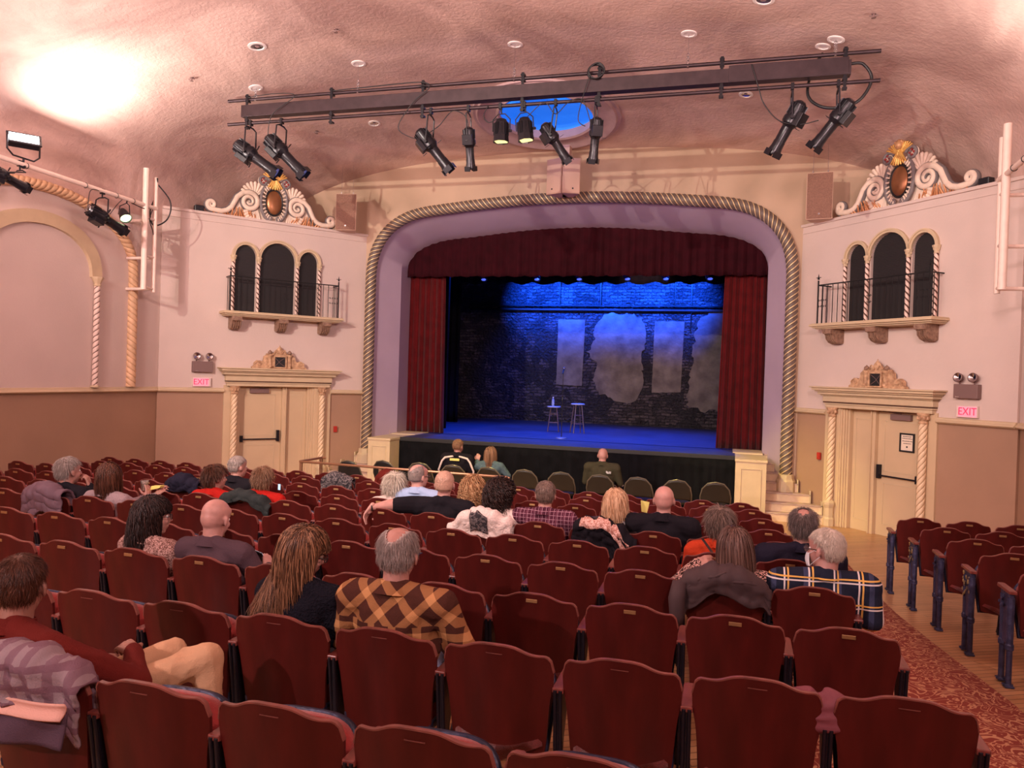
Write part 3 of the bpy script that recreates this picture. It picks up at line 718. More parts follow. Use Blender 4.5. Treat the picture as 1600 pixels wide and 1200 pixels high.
# small lamp heads peeping below the valance
for i, x in enumerate((-2.65, -1.35, -.35, .75, 1.6, 2.55)):
    mb = MB(); mb.cone((x, 17.3, 4.74), .07, (x+.05, 17.42, 4.62), .085, 10); a = mb.build('stage_lamp', fixm)
    mb = MB(); mb.ball((x+.06, 17.36, 4.59), (.06, .05, .03), 10); mb.build('lens', mat('blue_lamp_lens', (.2, .3, .9), .1, emit=(.10, .16, 1), estr=1.2), a)
    tag(a, 'black stage lamp behind the valance, number %s from the left' % ['one', 'two', 'three', 'four', 'five', 'six'][i], 'stage lamp', 'stage lamps behind the valance')
# side boxes (cheek walls), stairs, cream plinth
for sx in (-1, 1):
    W = CW[sx]; a0, a1 = (3.25, 3.76) if sx > 0 else (3.26, 3.73); yf = 13.78 if sx > 0 else 13.85
    X0, X1 = sorted((sx*a0, sx*a1))
    b = thing('stair_side_box', 'cream panelled box beside the %s stage stairs' % W, 'panelled box', ((X0+X1)/2, yf, 0)); L = lambda x, y, z: (x-(X0+X1)/2, y-yf, z)
    cx_ = (X0+X1)/2
    mb = MB(); mb.box(X0-cx_, X1-cx_, 0, 1.2, 0, .99); mb.build('box_body', trimm, b, smooth=False, bevel=.006)
    mb = MB(); mb.box(X0-cx_-.01, X1-cx_+.015, -.02, 1.0, .985, 1.03); mb.build('box_top', trimm, b, smooth=False, bevel=.006)
    mb = MB()
    p0, p1 = X0-cx_+.08, X1-cx_-.08
    for q in ((p0, p1, .12, .14), (p0, p1, .86, .88), (p0, p0+.02, .14, .86), (p1-.02, p1, .14, .86)): mb.box(q[0], q[1], -.012, .0, q[2], q[3])
    mb.build('panel_moulding', trimm, b, smooth=False, bevel=.003)
    st = thing('stage_stairs', 'cream wooden stairs climbing to the %s side of the stage' % W, 'stairs', (sx*4.2, 13.9, 0))
    wood = mat('worn_cream_stair_paint', (.82, .62, .40), .5, col2=(.62, .44, .30), vscale=5, stretch=(1, 5, 1)); tread = mat('scuffed_stair_tread', (.60, .44, .36), .45, col2=(.40, .28, .24), vscale=6)
    for k in range(7):
        y0 = (13.86, 14.02, 14.23, 14.46, 14.66, 14.86, 15.06)[k]; z0, z1 = .147*k, .147*(k+1)
        # right end is cut by the splayed wall
        def xe(y): return 4.27+.632/.775*(14.6-y) if y < 14.6 else 4.25-.95*(y-14.6)
        xr = (4.80, 4.68, 4.51, 4.32, 4.15, 3.99, 3.84)[k]; ye = 15.58 if k > 2 else y0+.45
        pts = [(sx*(a1), y0), (sx*xr, y0), (sx*max(xr-.36, 3.80), min(ye, y0+.44)), (sx*a1, ye)]
        mb = MB(); mb.prism([(x-sx*4.2, y-13.9) for x, y in pts], z0 if k else 0, z1-.022, 'xy')
        s_ = mb.build('step', wood, st, smooth=False)
        pts = [(sx*(a1), y0-.02), (sx*(xr+.015), y0-.02), (sx*max(xr-.345, 3.80), min(ye, y0+.44)), (sx*a1, ye)]
        mb = MB(); mb.prism([(x-sx*4.2, y-13.9) for x, y in pts], z1-.022, z1, 'xy'); mb.build('tread', tread, s_, smooth=False, bevel=.004)
        # baseboard that steps up with the stairs
        mb = MB(); mb.box(sx*xr-sx*4.2-.012, sx*xr-sx*4.2+.012, y0-13.9, y0-13.9+.21, z1, z1+.07)
        mb.box(sx*xr-sx*4.2-.013, sx*xr-sx*4.2+.013, y0-13.9-.02, y0-13.9+.02, z0, z1+.07); mb.build('skirting', trimm, s_, smooth=False, bevel=.003)
    mb = MB(); mb.box(min(sx*3.2, sx*3.74), max(sx*3.2, sx*3.74), 14.95, 15.7, .98, 1.045); tag(mb.build('stage_edge_board', trimm, smooth=False, bevel=.006), 'cream board at the foot of the stage opening, %s side' % W, 'board')
# microphone stand, stools, bottle
MX, MY = -.32, 16.1
t = thing('microphone_stand', 'black microphone stand with round base on the stage', 'microphone stand', (MX, MY, 1.03))
mb = MB(); mb.lathe([(.125, 0), (.125, .012), (.10, .028), (.02, .034)], 28); mb.build('round_base', mat('grey_cast_base', (.25, .25, .27), .35, .6), t)
mb = MB(); mb.tube([(0, 0, .03), (0, 0, .85)], .010, 8); mb.tube([(0, 0, .83), (0, 0, 1.44)], .0065, 8); mb.lathe([(.014, .80), (.016, .82), (.016, .86), (.012, .88)], 10); mb.build('pole', blackm, t)
mi = thing('microphone', 'microphone clipped on the stand at centre stage', 'microphone', (MX, MY, 2.47)); M_ = Matrix.Rotation(R(-50), 3, 'X')
mb = MB(); mb.lathe([(.010, -.09), (.013, -.02), (.018, .05), (.02, .06)], 12, m=M_); mb.build('handle', fixm, mi)
mb = MB(); mb.ball(M_ @ Vector((0, 0, .085)), .028, 12); mb.build('grille', chrome, mi)
def stool(x, y, h, rz, lab):
    t = thing('bar_stool', lab, 'stool', (x, y, 1.03), rz); w_ = mat('dark_stool_wood', (.10, .06, .06), .4); st_ = mat('pale_stool_seat', (.42, .42, .45), .25)
    mb = MB(); mb.lathe([(.13, h-.035), (.16, h-.03), (.165, h-.012), (.15, h), (.02, h-.004)], 28); mb.build('seat', st_, t)
    for a in range(4):
        an = PI/4+a*PI/2; mb = MB(); mb.tube([(.10*math.cos(an), .10*math.sin(an), h-.03), (.185*math.cos(an), .185*math.sin(an), 0)], [.016, .013], 8); mb.build('leg', w_, t)
    for k, z in enumerate((.22, .30, .42)):
        rr = .10+.085*(1-z/h)
        for a in range(4):
            if k == 2 and a % 2: continue
            if k < 2 and (a+k) % 2: continue
            a0_, a1_ = PI/4+a*PI/2, PI/4+(a+1)*PI/2; mb = MB(); mb.tube([(rr*math.cos(a0_), rr*math.sin(a0_), z), (rr*math.cos(a1_), rr*math.sin(a1_), z)], .010, 6); mb.build('stretcher', w_, t)
stool(-.93, 18.0, .61, R(12), 'bar stool with a water bottle on it, left of its twin')
stool(-.33, 17.9, .70, R(30), 'empty bar stool right of the microphone stand')
t = thing('water_bottle', 'clear plastic water bottle on the left stool', 'bottle', (-.95, 17.98, 1.64))
mb = MB(); mb.lathe([(.030, 0), (.034, .01), (.034, .12), (.030, .15), (.014, .19), (.013, .205)], 16); mb.build('bottle_body', mat('clear_plastic', (.75, .85, .95), .08, trans=.7), t)
mb = MB(); mb.lathe([(.016, .20), (.016, .22)], 12); mb.build('cap', mat('white_cap', (.8, .8, .82), .4), t)

# ================================================================== NICHE ON THE SIDE WALLS
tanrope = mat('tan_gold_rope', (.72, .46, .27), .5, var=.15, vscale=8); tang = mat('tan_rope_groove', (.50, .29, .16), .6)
for sx in (-1, 1):
    W = CW[sx]; x = sx*6.79; cy = 9.08
    def ar(hw, spring, top, zb, n=22):
        return [(cy+hw, zb), (cy+hw, spring)]+[(cy+hw*math.cos(PI*i/n), spring+(top-spring)*math.sin(PI*i/n)**.85) for i in range(1, n)]+[(cy-hw, spring), (cy-hw, zb)]
    p = [(x-sx*.02, a, b) for a, b in ar(1.82, 3.85, 4.93, 1.94)]
    o = rope('niche_rope_moulding', p, .085, 3, -22, tanrope, tang, step=.03, gold_r=-.12); tag(o, 'tan twisted rope moulding arched on the %s side wall' % W, 'moulding')
    t = thing('wall_arch', 'cream blind arch with slim twisted columns on the %s side wall' % W, 'arch', (x, cy, 0))
    a = [(b_[0]-cy, b_[1]) for b_ in ar(.92, 3.70, 4.37, 3.70)]; b = [(b_[0]-cy, b_[1]) for b_ in ar(1.12, 3.70, 4.56, 3.70)]
    mb = MB(lambda p_, sx=sx: Vector((-sx*p_[1], p_[0], p_[2]))); band_between(mb, a, b, -.02, .05); mb.build('arch_band', trimm, t, angle=40)
    for q in (-1, 1):
        c_ = rope('colonnette', [(-sx*.05, q*1.02, 1.97), (-sx*.05, q*1.02, 3.58)], .05, 2, 36, whiterope, browngroove, t, step=.015, gold_r=-.15)
        mb = MB(); mb.lathe([(.05, 3.56), (.06, 3.58), (.05, 3.60), (.075, 3.66), (.095, 3.69), (.095, 3.71)], 8, (-sx*.05, q*1.02, 0)); mb.build('capital', trimm, c_); mb = MB(); mb.lathe([(.07, 1.935), (.07, 1.955), (.05, 1.97)], 8, (-sx*.05, q*1.02, 0)); mb.build('column_foot', trimm, c_)

# ================================================================== CRESTS ON THE LEDGES
crw = mat('cream_crest_plaster', (.84, .68, .55), .55, var=.1, vscale=12); crg = mat('grey_glazed_scroll_edge', (.20, .17, .17), .6); crgold = mat('crest_gilding', (.85, .50, .14), .35, .35, bump=.3, bscale=30)
crc = mat('copper_gilt_leaves', (.60, .27, .12), .4, .3, bump=.3, bscale=40); orbm = mat('coppery_orb', (.36, .15, .065), .34, .55, var=.35, vscale=6, stretch=(1, 1, .4))
crr = mat('dark_red_rosette', (.30, .03, .03), .5); crface = mat('gilt_cherub_face', (.62, .33, .16), .45, .2)
def rel(A, B, zz, d0=.0): return None
for sx in (-1, 1):
    T = splay(sx); W = CW[sx]; SC = 1.93; Z0 = 5.18
    e = thing('ledge_crest', 'scrolled plaster crest with copper orb on the %s wall ledge' % W, 'ornament', T(Vector((SC, -.12, Z0)))); iv = e.location.copy()
    # local a = along wall (towards outer end positive), z up, d into room
    def TL(p, T=T, iv=iv): return T(Vector((SC+p[0], -.14+p[1], Z0+p[2])))-iv
    def flat_tube(mb, pts, r, n=8, d=.0, fl=1.): mb.tube([(a_, d, z_) for a_, z_ in pts], r, n)
    def spiral(ca, cz, r0, turns, a0, dirn, n=40, r1=.012):
        return [(ca+(r0+(r1-r0)*i/n)*math.cos(a0+dirn*2*PI*turns*i/n), cz+(r0+(r1-r0)*i/n)*math.sin(a0+dirn*2*PI*turns*i/n)) for i in range(n+1)]
    for q in (-1, 1):
        # backing slab of the wing
        mb = MB(TL); out = [(0, 0), (.95, 0), (1.10, .02), (1.0, .06), (.80, .07), (.72, .16), (.70, .30), (.60, .42), (.50, .49), (.42, .62), (.30, .68), (.16, .70), (0, .72)]
        mb.prism([(q*a_, z_) for a_, z_ in out], -.06, .02); mb.build('wing_slab', crw, e, smooth=False)
        # big S scroll: long lower sweep ending in a small volute outside, large volute inside
        sw = [(1.13, .13), (1.22, .10), (1.26, .17), (1.21, .235), (1.12, .225), (1.10, .15), (1.0, .06)]
        sv = spiral(1.16, .17, .085, 1.4, -PI*.5, 1, 24, .02)[::-1]
        path = sv+[(1.08, .075), (.98, .07), (.88, .10), (.80, .17), (.75, .27), (.70, .38), (.60, .47), (.48, .50)]
        big = spiral(.47, .325, .175, 1.7, PI*.5, 1, 44, .03)
        full = path+big[1:]
        K = len(full); rad = [.022+.030*math.sin(PI*min(1, i/(K-1)*1.15))**.8 if i/(K-1) < .87 else .03 for i in range(K)]
        mb = MB(TL); mb.tube([(q*a_, .06, z_) for a_, z_ in full], rad, 10); sc_ = mb.build('scroll', crw, e, angle=60)
        mb = MB(TL); mb.tube([(q*a_, .035, z_) for a_, z_ in full], [r_+.016 for r_ in rad], 10); mb.build('scroll_edge', crg, sc_, angle=60)
        # shell fans above and below
        for (ca, cz, a0, a1, rr_, nn) in ((.36, .44, 20, 140, .27, 8), (.30, .22, -100, -20, .30, 8)):
            mb = MB(TL)
            for i in range(nn):
                an = R(a0+(a1-a0)*i/(nn-1)); mb.cone((q*(ca), .03, cz), .012, (q*(ca+rr_*math.cos(an)*.95), .06, cz+rr_*math.sin(an)*.95), .034, 8)
            mb.build('shell_fan', crw, e, angle=60)
        # leaves at the foot
        mb = MB(TL); rr = random.Random(5)
        for i in range(16):
            a_ = .34+.05*i; mb.cone((q*a_, .05, .015), .022, (q*(a_+rr.uniform(-.05, .09)), .10, .05+.13*math.exp(-((a_-.62)/.2)**2)+rr.uniform(0, .03)), .008, 6)
        mb.build('gilded_leaves', crc, e, angle=60)
        # inner frame of the orb
        fr = [(.10, .02), (.17, .07), (.23, .18), (.255, .34), (.245, .50), (.20, .63), (.13, .70)]
        mb = MB(TL); mb.tube([(q*a_, .08, z_) for a_, z_ in fr], [.03, .034, .034, .034, .034, .03, .025], 8); mb.build('orb_scroll_edge', crg, e, angle=60)
        for i in range(12):
            mb = MB(TL); t_ = i/11; k_ = t_*(len(fr)-1); k0 = min(len(fr)-2, int(k_)); u = k_-k0; a_, z_ = fr[k0][0]*(1-u)+fr[k0+1][0]*u, fr[k0][1]*(1-u)+fr[k0+1][1]*u
            mb.cone((q*(a_-.005), .09, z_), .02, (q*(a_*.72), .10, .36+(z_-.36)*.8), .014, 6); mb.build('flute', crw, e, angle=60)
        # top volutes with rosettes
        sp = spiral(.21, .75, .11, 1.2, PI*.9, -1, 26, .03)
        mb = MB(TL); mb.tube([(q*a_, .09, z_) for a_, z_ in sp], [.026]*len(sp), 8); mb.build('top_volute', crg, e, angle=60)
        mb = MB(TL); mb.ball((q*.22, .06, .76), (.10, .03, .10), 12); v_ = mb.build('volute_disc', crw, e)
        mb = MB(TL)
        for i in range(4): mb.ball((q*.22+.04*math.cos(i*PI/2), .10, .76+.04*math.sin(i*PI/2)), .022, 8)
        mb.build('rosette', crr, v_)
        mb = MB(TL); mb.tube([(q*a_, .1, z_) for a_, z_ in spiral(.09, .045, .05, 1, PI*.5, 1, 16, .012)], .018, 8); mb.build('foot_volute', crg, e, angle=60)
    mb = MB(TL); mb.ball((0, .02, .35), (.20, .07, .30), 30); mb.build('orb_surround', crw, e)
    mb = MB(TL); mb.tube([(.165*math.cos(2*PI*i/36), .07, .37+.245*math.sin(2*PI*i/36)) for i in range(36)], .022, 8, closed=True); mb.build('orb_rim', blackm, e, angle=180)
    mb = MB(TL); mb.ball((0, .07, .37), (.155, .065, .235), 32); mb.build('orb', orbm, e)
    # winged cherub head on top
    ch = MB(TL); ch.ball((0, .12, .92), (.068, .06, .075), 16); ch.cone((0, .17, .90), .008, (0, .185, .885), .012, 8)
    for i in range(14): ch.ball((.062*math.cos(PI*i/13), .11+.02*math.sin(i*2.4), .945+.04*math.sin(PI*i/13)), .024, 8)
    ch.build('cherub_head', crface, e, angle=60)
    mb = MB(TL)
    for q in (-1, 1):
        for i in range(6):
            an = R(25+13*i); mb.cone((q*.04, .10, .80), .02, (q*(.04+(.20-.012*i)*math.cos(an)), .11, .80+(.20-.012*i)*math.sin(an)), .014, 6)
    for i in range(7):
        an = R(-125+11.5*i); mb.cone((0, .11, .84), .03, (.23*math.cos(an), .12, .84+.22*math.sin(an)), .016, 6)
    mb.build('wings', crgold, e, angle=60)
    # small black speaker on the ledge outside the crest
    t = tag(MB(lambda p, T=T: T(Vector((3.30+p[0], -.13+p[1], 5.18+p[2])))).box(-.08, .08, -.06, .07, .0, .12).build('small_speaker', fixm, smooth=False, bevel=.012), 'small black box lamp on the %s wall ledge' % W, 'lamp')
# hung loudspeakers
speakm = mat('tan_speaker_grille', (.30, .15, .10), .7, col2=(.20, .095, .065), vscale=60); speakf = mat('tan_speaker_cabinet', (.60, .38, .28), .6)
def speaker(x, y, z0, z1, w_, d_, rz, lab, wires=True, rings=True):
    t = thing('loudspeaker', lab, 'loudspeaker', (x, y, z0), rz); h = z1-z0
    mb = MB(); mb.prism([(-w_/2, 0), (w_/2, 0), (w_*.30, d_), (-w_*.30, d_)], 0, h, 'xy'); mb.build('cabinet', speakf, t, smooth=False, bevel=.006)
    mb = MB(); mb.box(-w_/2+.012, w_/2-.012, -.012, .002, .012, h-.012); mb.build('grille', speakm if rings else speakf, t, smooth=False, bevel=.004)
    mb = MB(); mb.lathe([(.0, .0), (.016, .0), (.016, .004), (.0, .004)], 12, (0 if rings else w_*.18*(1 if rz > 0 else -1)*.5, -.014, .09), Matrix.Rotation(R(90), 3, 'X')); mb.build('badge', chrome if rings else blackm, t)
    if wires:
        for q in (-.12, .12):
            mb = MB(); mb.tube([(q, .08, h), (q*.9, .08, ceil_z(x, y)-z0)], .004, 5); mb.lathe([(.012, h), (.012, h+.05)], 6, (q, .08, 0)); mb.build('suspension_wire', chrome, t)
speaker(-4.42, 13.95, 5.15, 5.88, .42, .30, R(12), 'tan loudspeaker hung left of the stage arch')
speaker(4.46, 13.95, 5.15, 5.94, .42, .30, R(-8), 'tan loudspeaker hung right of the stage arch')
speaker(-.17, 14.0, 5.745, 6.40, .335, .34, R(-22), 'left one of the joined central loudspeakers above the arch', False, False)
speaker(.16, 14.0, 5.745, 6.40, .335, .34, R(22), 'right one of the joined central loudspeakers above the arch', False, False)
mb = MB(); mb.box(-.10, .10, 14.05, 14.25, 6.40, 6.66); tag(mb.build('speaker_bracket', speakf, smooth=False), 'steel bracket holding the central loudspeakers to the ceiling', 'bracket')

# ================================================================== CEILING FITTINGS
mb = MB()
def ringfn(r, dz):
    return [Vector((SKY[0]+r*math.cos(a), SKY[1]+r*math.sin(a), ceil_z(SKY[0]+r*math.cos(a), min(14.58, SKY[1]+r*math.sin(a)))+dz)) for a in [2*PI*i/72 for i in range(72)]]
prof = [(.83, .12), (.82, -.03), (.86, -.05), (.90, -.02), (1.02, -.015), (1.12, -.02), (1.17, -.05), (1.22, -.06), (1.25, -.03), (1.30, -.03), (1.33, .03)]
vv = [p for r_, d_ in prof for p in ringfn(r_, d_)]; K = len(prof)
mb.add(vv, [(i*72+j, i*72+(j+1) % 72, (i+1)*72+(j+1) % 72, (i+1)*72+j) for i in range(K-1) for j in range(72)])
t = thing('ceiling_dome', 'round blue-lit ceiling dome with ring moulding above the stage front', 'ceiling dome', (SKY[0], SKY[1], 6.9))
for i in range(len(mb.v)): mb.v[i] = (mb.v[i][0]-SKY[0], mb.v[i][1]-SKY[1], mb.v[i][2]-6.9)
mb.build('ring_moulding', mat('dome_ring_paint', (.50, .34, .34), .6, var=.1, vscale=5), t, angle=30)
mb = MB(); mb.lathe([(.84, .02), (.80, .12), (.62, .22), (.36, .28), (0.01, .30)], 48, caps=False); 
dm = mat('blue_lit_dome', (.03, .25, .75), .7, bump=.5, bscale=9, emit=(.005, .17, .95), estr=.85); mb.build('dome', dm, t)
canw = mat('white_can_trim', (.88, .80, .76), .4)
def can(x, y, r, lab, kind='can'):
    z = ceil_z(x, y); t = thing('ceiling_downlight' if kind == 'can' else 'cable_port', lab, 'downlight' if kind == 'can' else 'ceiling ring', (x, y, z-.004))
    dzx = (ceil_z(x+.05, y)-ceil_z(x-.05, y))/.1; dzy = (ceil_z(x, y+.05)-ceil_z(x, y-.05))/.1
    M_ = Vector((-dzx, -dzy, 1)).to_track_quat('Z', 'Y').to_matrix()
    mb = MB(); mb.lathe([(r, .004), (r, -.008), (r*.72, -.012), (r*.64, .0)], 28, m=M_, caps=False); mb.build('trim_ring', canw, t)
    mb = MB(); mb.lathe([(r*.66, -.002), (r*.5, .0), (0, .002)] if kind != 'can' else [(r*.66, -.003), (r*.56, -.001), (.0, .001)], 24, m=M_, caps=False); mb.build('reflector', chrome if kind == 'can' else canw, t)
    if kind == 'can':
        mb = MB(); mb.ball(M_ @ Vector((0, 0, -.002)), (r*.28, r*.28, .006), 12); mb.build('lamp', mat('unlit_bulb', (.3, .2, .2), .3), t)
for (x, y, r, lab) in ((-3.55, 9.6, .13, 'recessed downlight, leftmost near the top of the picture'), (-3.25, 12.75, .11, 'recessed downlight left behind the lighting bar'), (3.2, 12.6, .11, 'recessed downlight right behind the lighting bar'), (3.35, 9.75, .13, 'recessed downlight cut by the top edge of the picture')): can(x, y, r, lab)
RINGS = [(-4.32, 'far left'), (-2.52, 'second from left'), (-.03, 'centre'), (2.42, 'right of centre'), (4.28, 'far right')]
for x, l_ in RINGS: can(x, 10.7, .11, 'white ceiling ring for the hanging cable, %s' % l_, 'ring')
can(4.15, 10.95, .10, 'white ceiling ring for the black conduit, far right', 'ring')
for (x, y, l_) in ((-4.85, 9.85, 'leftmost'), (-2.3, 9.6, 'upper middle'), (-4.3, 12.55, 'left behind the bar'), (2.15, 12.3, 'right behind the bar'), (.55, 9.2, 'by the top edge, middle'), (4.6, 9.9, 'by the top edge, right')):
    z = ceil_z(x, y); t = thing('sprinkler', 'small ceiling sprinkler head, %s' % l_, 'sprinkler', (x, y, z))
    mb = MB(); mb.lathe([(.03, 0), (.03, -.006), (.010, -.01), (.010, -.04), (.028, -.045), (.028, -.05)], 12); mb.build('head', greybox, t)
    mb = MB(); mb.tube([(-.05, 0, -.022), (.05, 0, -.022)], .007, 5); mb.build('arm', greybox, t)

# ================================================================== THE LIGHTING BAR
t = thing('lighting_bar', 'long dark lighting bar of two pipes and a box beam', 'lighting bar', (0, 10.7, 6.24))
for z in (.375, 0): 
    mb = MB(); mb.tube([(-4.82, 0, z), (4.82, 0, z)], .026, 12); mb.build('pipe', truss, t)
mb = MB(); mb.box(-4.54, 4.47, -.06, .09, .09, .275); mb.build('box_beam', truss, t, smooth=False, bevel=.004)
mb = MB(); mb.box(2.96, 4.44, -.068, .098, .10, .31); mb.build('connector_box', truss, t, smooth=False, bevel=.004)
for x in (-4.45, -2.95, -1.43, .11, 1.22, 2.87, 4.40):
    mb = MB(); mb.box(x-.02, x+.02, -.04, -.03, -.11, .45)
    for z in (-.08, .04, .34, .42): mb.box(x-.03, x+.03, -.045, .03, z-.012, z+.012)
    mb.build('hanging_strap', fixm, t, smooth=False)
for i, (x, l_) in enumerate(RINGS):
    t2 = thing('hanging_cable', 'steel hanging cable with turnbuckle above the lighting bar, %s' % l_, 'cable', (x, 10.7, 6.62)); h = ceil_z(x, 10.7)-6.62
    mb = MB(); mb.tube([(0, 0, .02), (0, 0, h)], .004, 5); mb.build('wire', chrome, t2)
    mb = MB(); mb.tube([(0, 0, -.03), (0, 0, .02)], .02, 8)
    for k in range(3): mb.tube([(.018*math.cos(a), 0, .04+.05*k+.025*math.sin(a)) for a in [2*PI*j/12 for j in range(12)]], .007, 6, closed=True)
    mb.build('shackle', chrome, t2)
# spare cable coil and swags
mb = MB()
for k in range(5): mb.tube([(1.17+.11*math.cos(a)+.006*k, 10.63-.012*k, 6.60+.10*math.sin(a)+.008*math.sin(3*a+k)) for a in [2*PI*j/28 for j in range(28)]], .010, 6, closed=True)
tag(mb.build('cable_coil', blackm, angle=180), 'coil of black cable hung on the upper pipe of the lighting bar', 'cable')
def swag(pts, r=.007, lab='', n=10):
    P_ = [Vector(p) for p in pts]; out = []
    for i in range(len(P_)-1):
        a = P_[max(i-1, 0)]; b = P_[i]; c = P_[i+1]; d = P_[min(i+2, len(P_)-1)]
        for k in range(n):
            t_ = k/n; out.append(.5*((2*b)+(c-a)*t_+(2*a-5*b+4*c-d)*t_*t_+(3*b-a-3*c+d)*t_**3))
    out.append(P_[-1]); mb = MB(); mb.tube(out, r, 6); return tag(mb.build('cable', blackm, angle=180), lab, 'cable')
swag([(-1.5, 10.62, 6.6), (-1.3, 10.6, 6.55), (-1.55, 10.6, 6.35), (-1.78, 10.6, 6.0), (-1.6, 10.65, 5.85), (-1.35, 10.7, 5.82)], lab='black cable looping down to the third stage light from the left')
swag([(-1.35, 10.7, 5.9), (-1.15, 10.66, 6.0), (-.95, 10.66, 6.2), (-.75, 10.66, 6.12), (-.70, 10.7, 5.95)], lab='black cable between the third and fourth stage lights')
swag([(-.40, 10.66, 6.24), (-.46, 10.66, 6.1), (-.38, 10.66, 6.0), (-.25, 10.66, 6.05)], lab='short black cable at the left yellow lamp')
swag([(.2, 10.66, 6.05), (.45, 10.62, 6.22), (.62, 10.62, 6.05), (.8, 10.62, 6.2), (1.0, 10.62, 6.22), (1.12, 10.66, 5.9)], lab='black cable swag between the right yellow lamp and its neighbour')
swag([(1.10, 10.6, 6.55), (1.02, 10.6, 6.3), (.95, 10.6, 5.95), (1.05, 10.62, 5.85)], lab='black cable dropping from the cable coil')
swag([(3.25, 10.6, 6.53), (3.35, 10.6, 6.2), (3.42, 10.6, 6.0), (3.60, 10.6, 5.78), (3.85, 10.65, 5.72), (4.1, 10.65, 5.76)], lab='black cable dropping to the two right stage lights')
swag([(-4.4, 10.62, 6.62), (-3.9, 10.6, 6.64), (-3.55, 10.6, 6.58), (-3.95, 10.6, 6.3), (-4.05, 10.66, 5.85)], lab='black cable dropping to the two left stage lights')
swag([(-2.9, 10.62, 6.62), (-2.2, 10.62, 6.64), (-1.5, 10.62, 6.65), (-1.3, 10.62, 6.60)], .009, 'black cable lying along the left of the upper pipe')
swag([(4.47, 10.7, 6.48), (4.62, 10.7, 6.46), (4.72, 10.7, 6.25), (4.55, 10.7, 5.98), (4.2, 10.75, 5.95), (3.98, 10.85, 6.15), (4.02, 10.9, 6.5), (4.15, 10.95, 6.74)], .02, 'thick black flexible conduit looping at the right bar end')
# ellipsoidal spotlights
lensm = mat('bluish_lens', (.30, .33, .60), .08, .3, emit=(.25, .30, .9), estr=.25)
warm = mat('lit_yellow_lens', (1, .9, .5), .3, emit=(1, .86, .35), estr=1.6)
def ellip(clamp, rear, front, lab, group=None, cl=True, drop=.1):
    """clamp point on the pipe, rear and front ends of the barrel"""
    c = Vector(clamp); a = Vector(rear); b = Vector(front); t = thing('stage_spotlight', lab, 'stage light', c, 0, group)
    ax = (b-a); Lg = ax.length; d = ax.normalized(); q = d.to_track_quat('Z', 'Y').to_matrix(); s = Lg/.62
    def L(p): return q @ (Vector(p)*s)+(a-c)
    mb = MB(L); mb.lathe([(.0, -.01), (.045, .0), (.075, .03), (.085, .09), (.085, .17), (.095, .19), (.095, .24), (.075, .27), (.062, .29), (.060, .45), (.064, .46), (.066, .52), (.075, .56), (.08, .60), (.078, .605)], 20, caps=False)
    for k in range(12):
        an = 2*PI*k/12; mb.box(-.006, .006, .08, .094, .03, .16, Matrix.Rotation(an, 3, 'Z'))
    body = mb.build('barrel', fixm, t, angle=30)
    mb = MB(L); mb.lathe([(.0, -.012), (.035, -.008), (.05, .004)], 14, caps=False); mb.build('rear_cap', chrome, body)
    mb = MB(L); mb.box(-.075, .075, -.13, -.07, .10, .25); mb.build('shutter_housing', fixm, body, smooth=False, bevel=.006)
    for k in range(4):
        an = PI/2*k+.4; M_ = Matrix.Rotation(an, 3, 'Z'); mb = MB(L); mb.box(-.015, .015, .09, .15, .268, .272, M_); mb.build('shutter_handle', fixm, body, smooth=False)
        mb = MB(L); mb.box(-.05, .05, .078, .084, .56, .63, M_); mb.build('gel_frame_clip', fixm, body, smooth=False)
    mb = MB(L); mb.lathe([(.072, .585), (.04, .592), (.0, .594)], 18, caps=False); mb.build('lens', lensm, body)
    # yoke from the pivot on the barrel to the clamp
    pv = L((0, 0, .21)); side = d.cross(Vector((0, 0, 1))); side = side.normalized() if side.length > .1 else Vector((0, 1, 0)); side = Vector((0, 1, 0)) if abs(d.y) < .5 else Vector((1, 0, 0))
    top = Vector((0, 0, -drop)); w_ = .115*s
    mb = MB(); mb.tube([pv+side*w_, pv+side*w_+Vector((0, 0, .03)), top+side*w_*.9, top+side*w_*.4+Vector((0, 0, .03)), top-side*w_*.4+Vector((0, 0, .03)), top-side*w_*.9, pv-side*w_+Vector((0, 0, .03)), pv-side*w_], .010*s, 6)
    for q_ in (-1, 1): mb.lathe([(.022, -.02), (.022, .02)], 10, pv+side*w_*q_, Matrix.Rotation(PI/2, 3, 'X' if side.y else 'Y'))
    mb.build('yoke', fixm, t)
    mb = MB(); mb.tube([top+Vector((0, 0, .03)), Vector((0, 0, -.02))], .012, 6); mb.box(-.02, .02, -.035, .035, -.04, .045); mb.build('pipe_clamp', fixm, t, smooth=False)
LT = [(-4.39, -4.64, 5.92, -3.98, 5.45, 'leftmost of the pair at the left bar end'), (-3.83, -4.06, 5.99, -3.49, 5.41, 'second at the left bar end, above the crest'),
      (-1.30, -1.48, 5.95, -1.03, 5.38, 'first of the central group from the left'), (-.71, -.69, 5.95, -.70, 5.37, 'second of the central group, hanging straight down'),
      (.60, .44, 5.93, .78, 5.42, 'left one of the two beside the blue dome'), (1.18, 1.21, 5.98, 1.13, 5.40, 'right one of the two beside the blue dome'),
      (3.77, 3.89, 6.02, 3.55, 5.39, 'left one of the pair at the right bar end'), (4.33, 4.49, 6.0, 4.06, 5.45, 'rightmost of the pair at the right bar end')]
for x, xr, zr, xf_, zf, l_ in LT: ellip((x, 10.7, 6.235), (xr, 10.66, zr), (xf_, 10.86, zf), 'black spotlight on the lighting bar, '+l_)
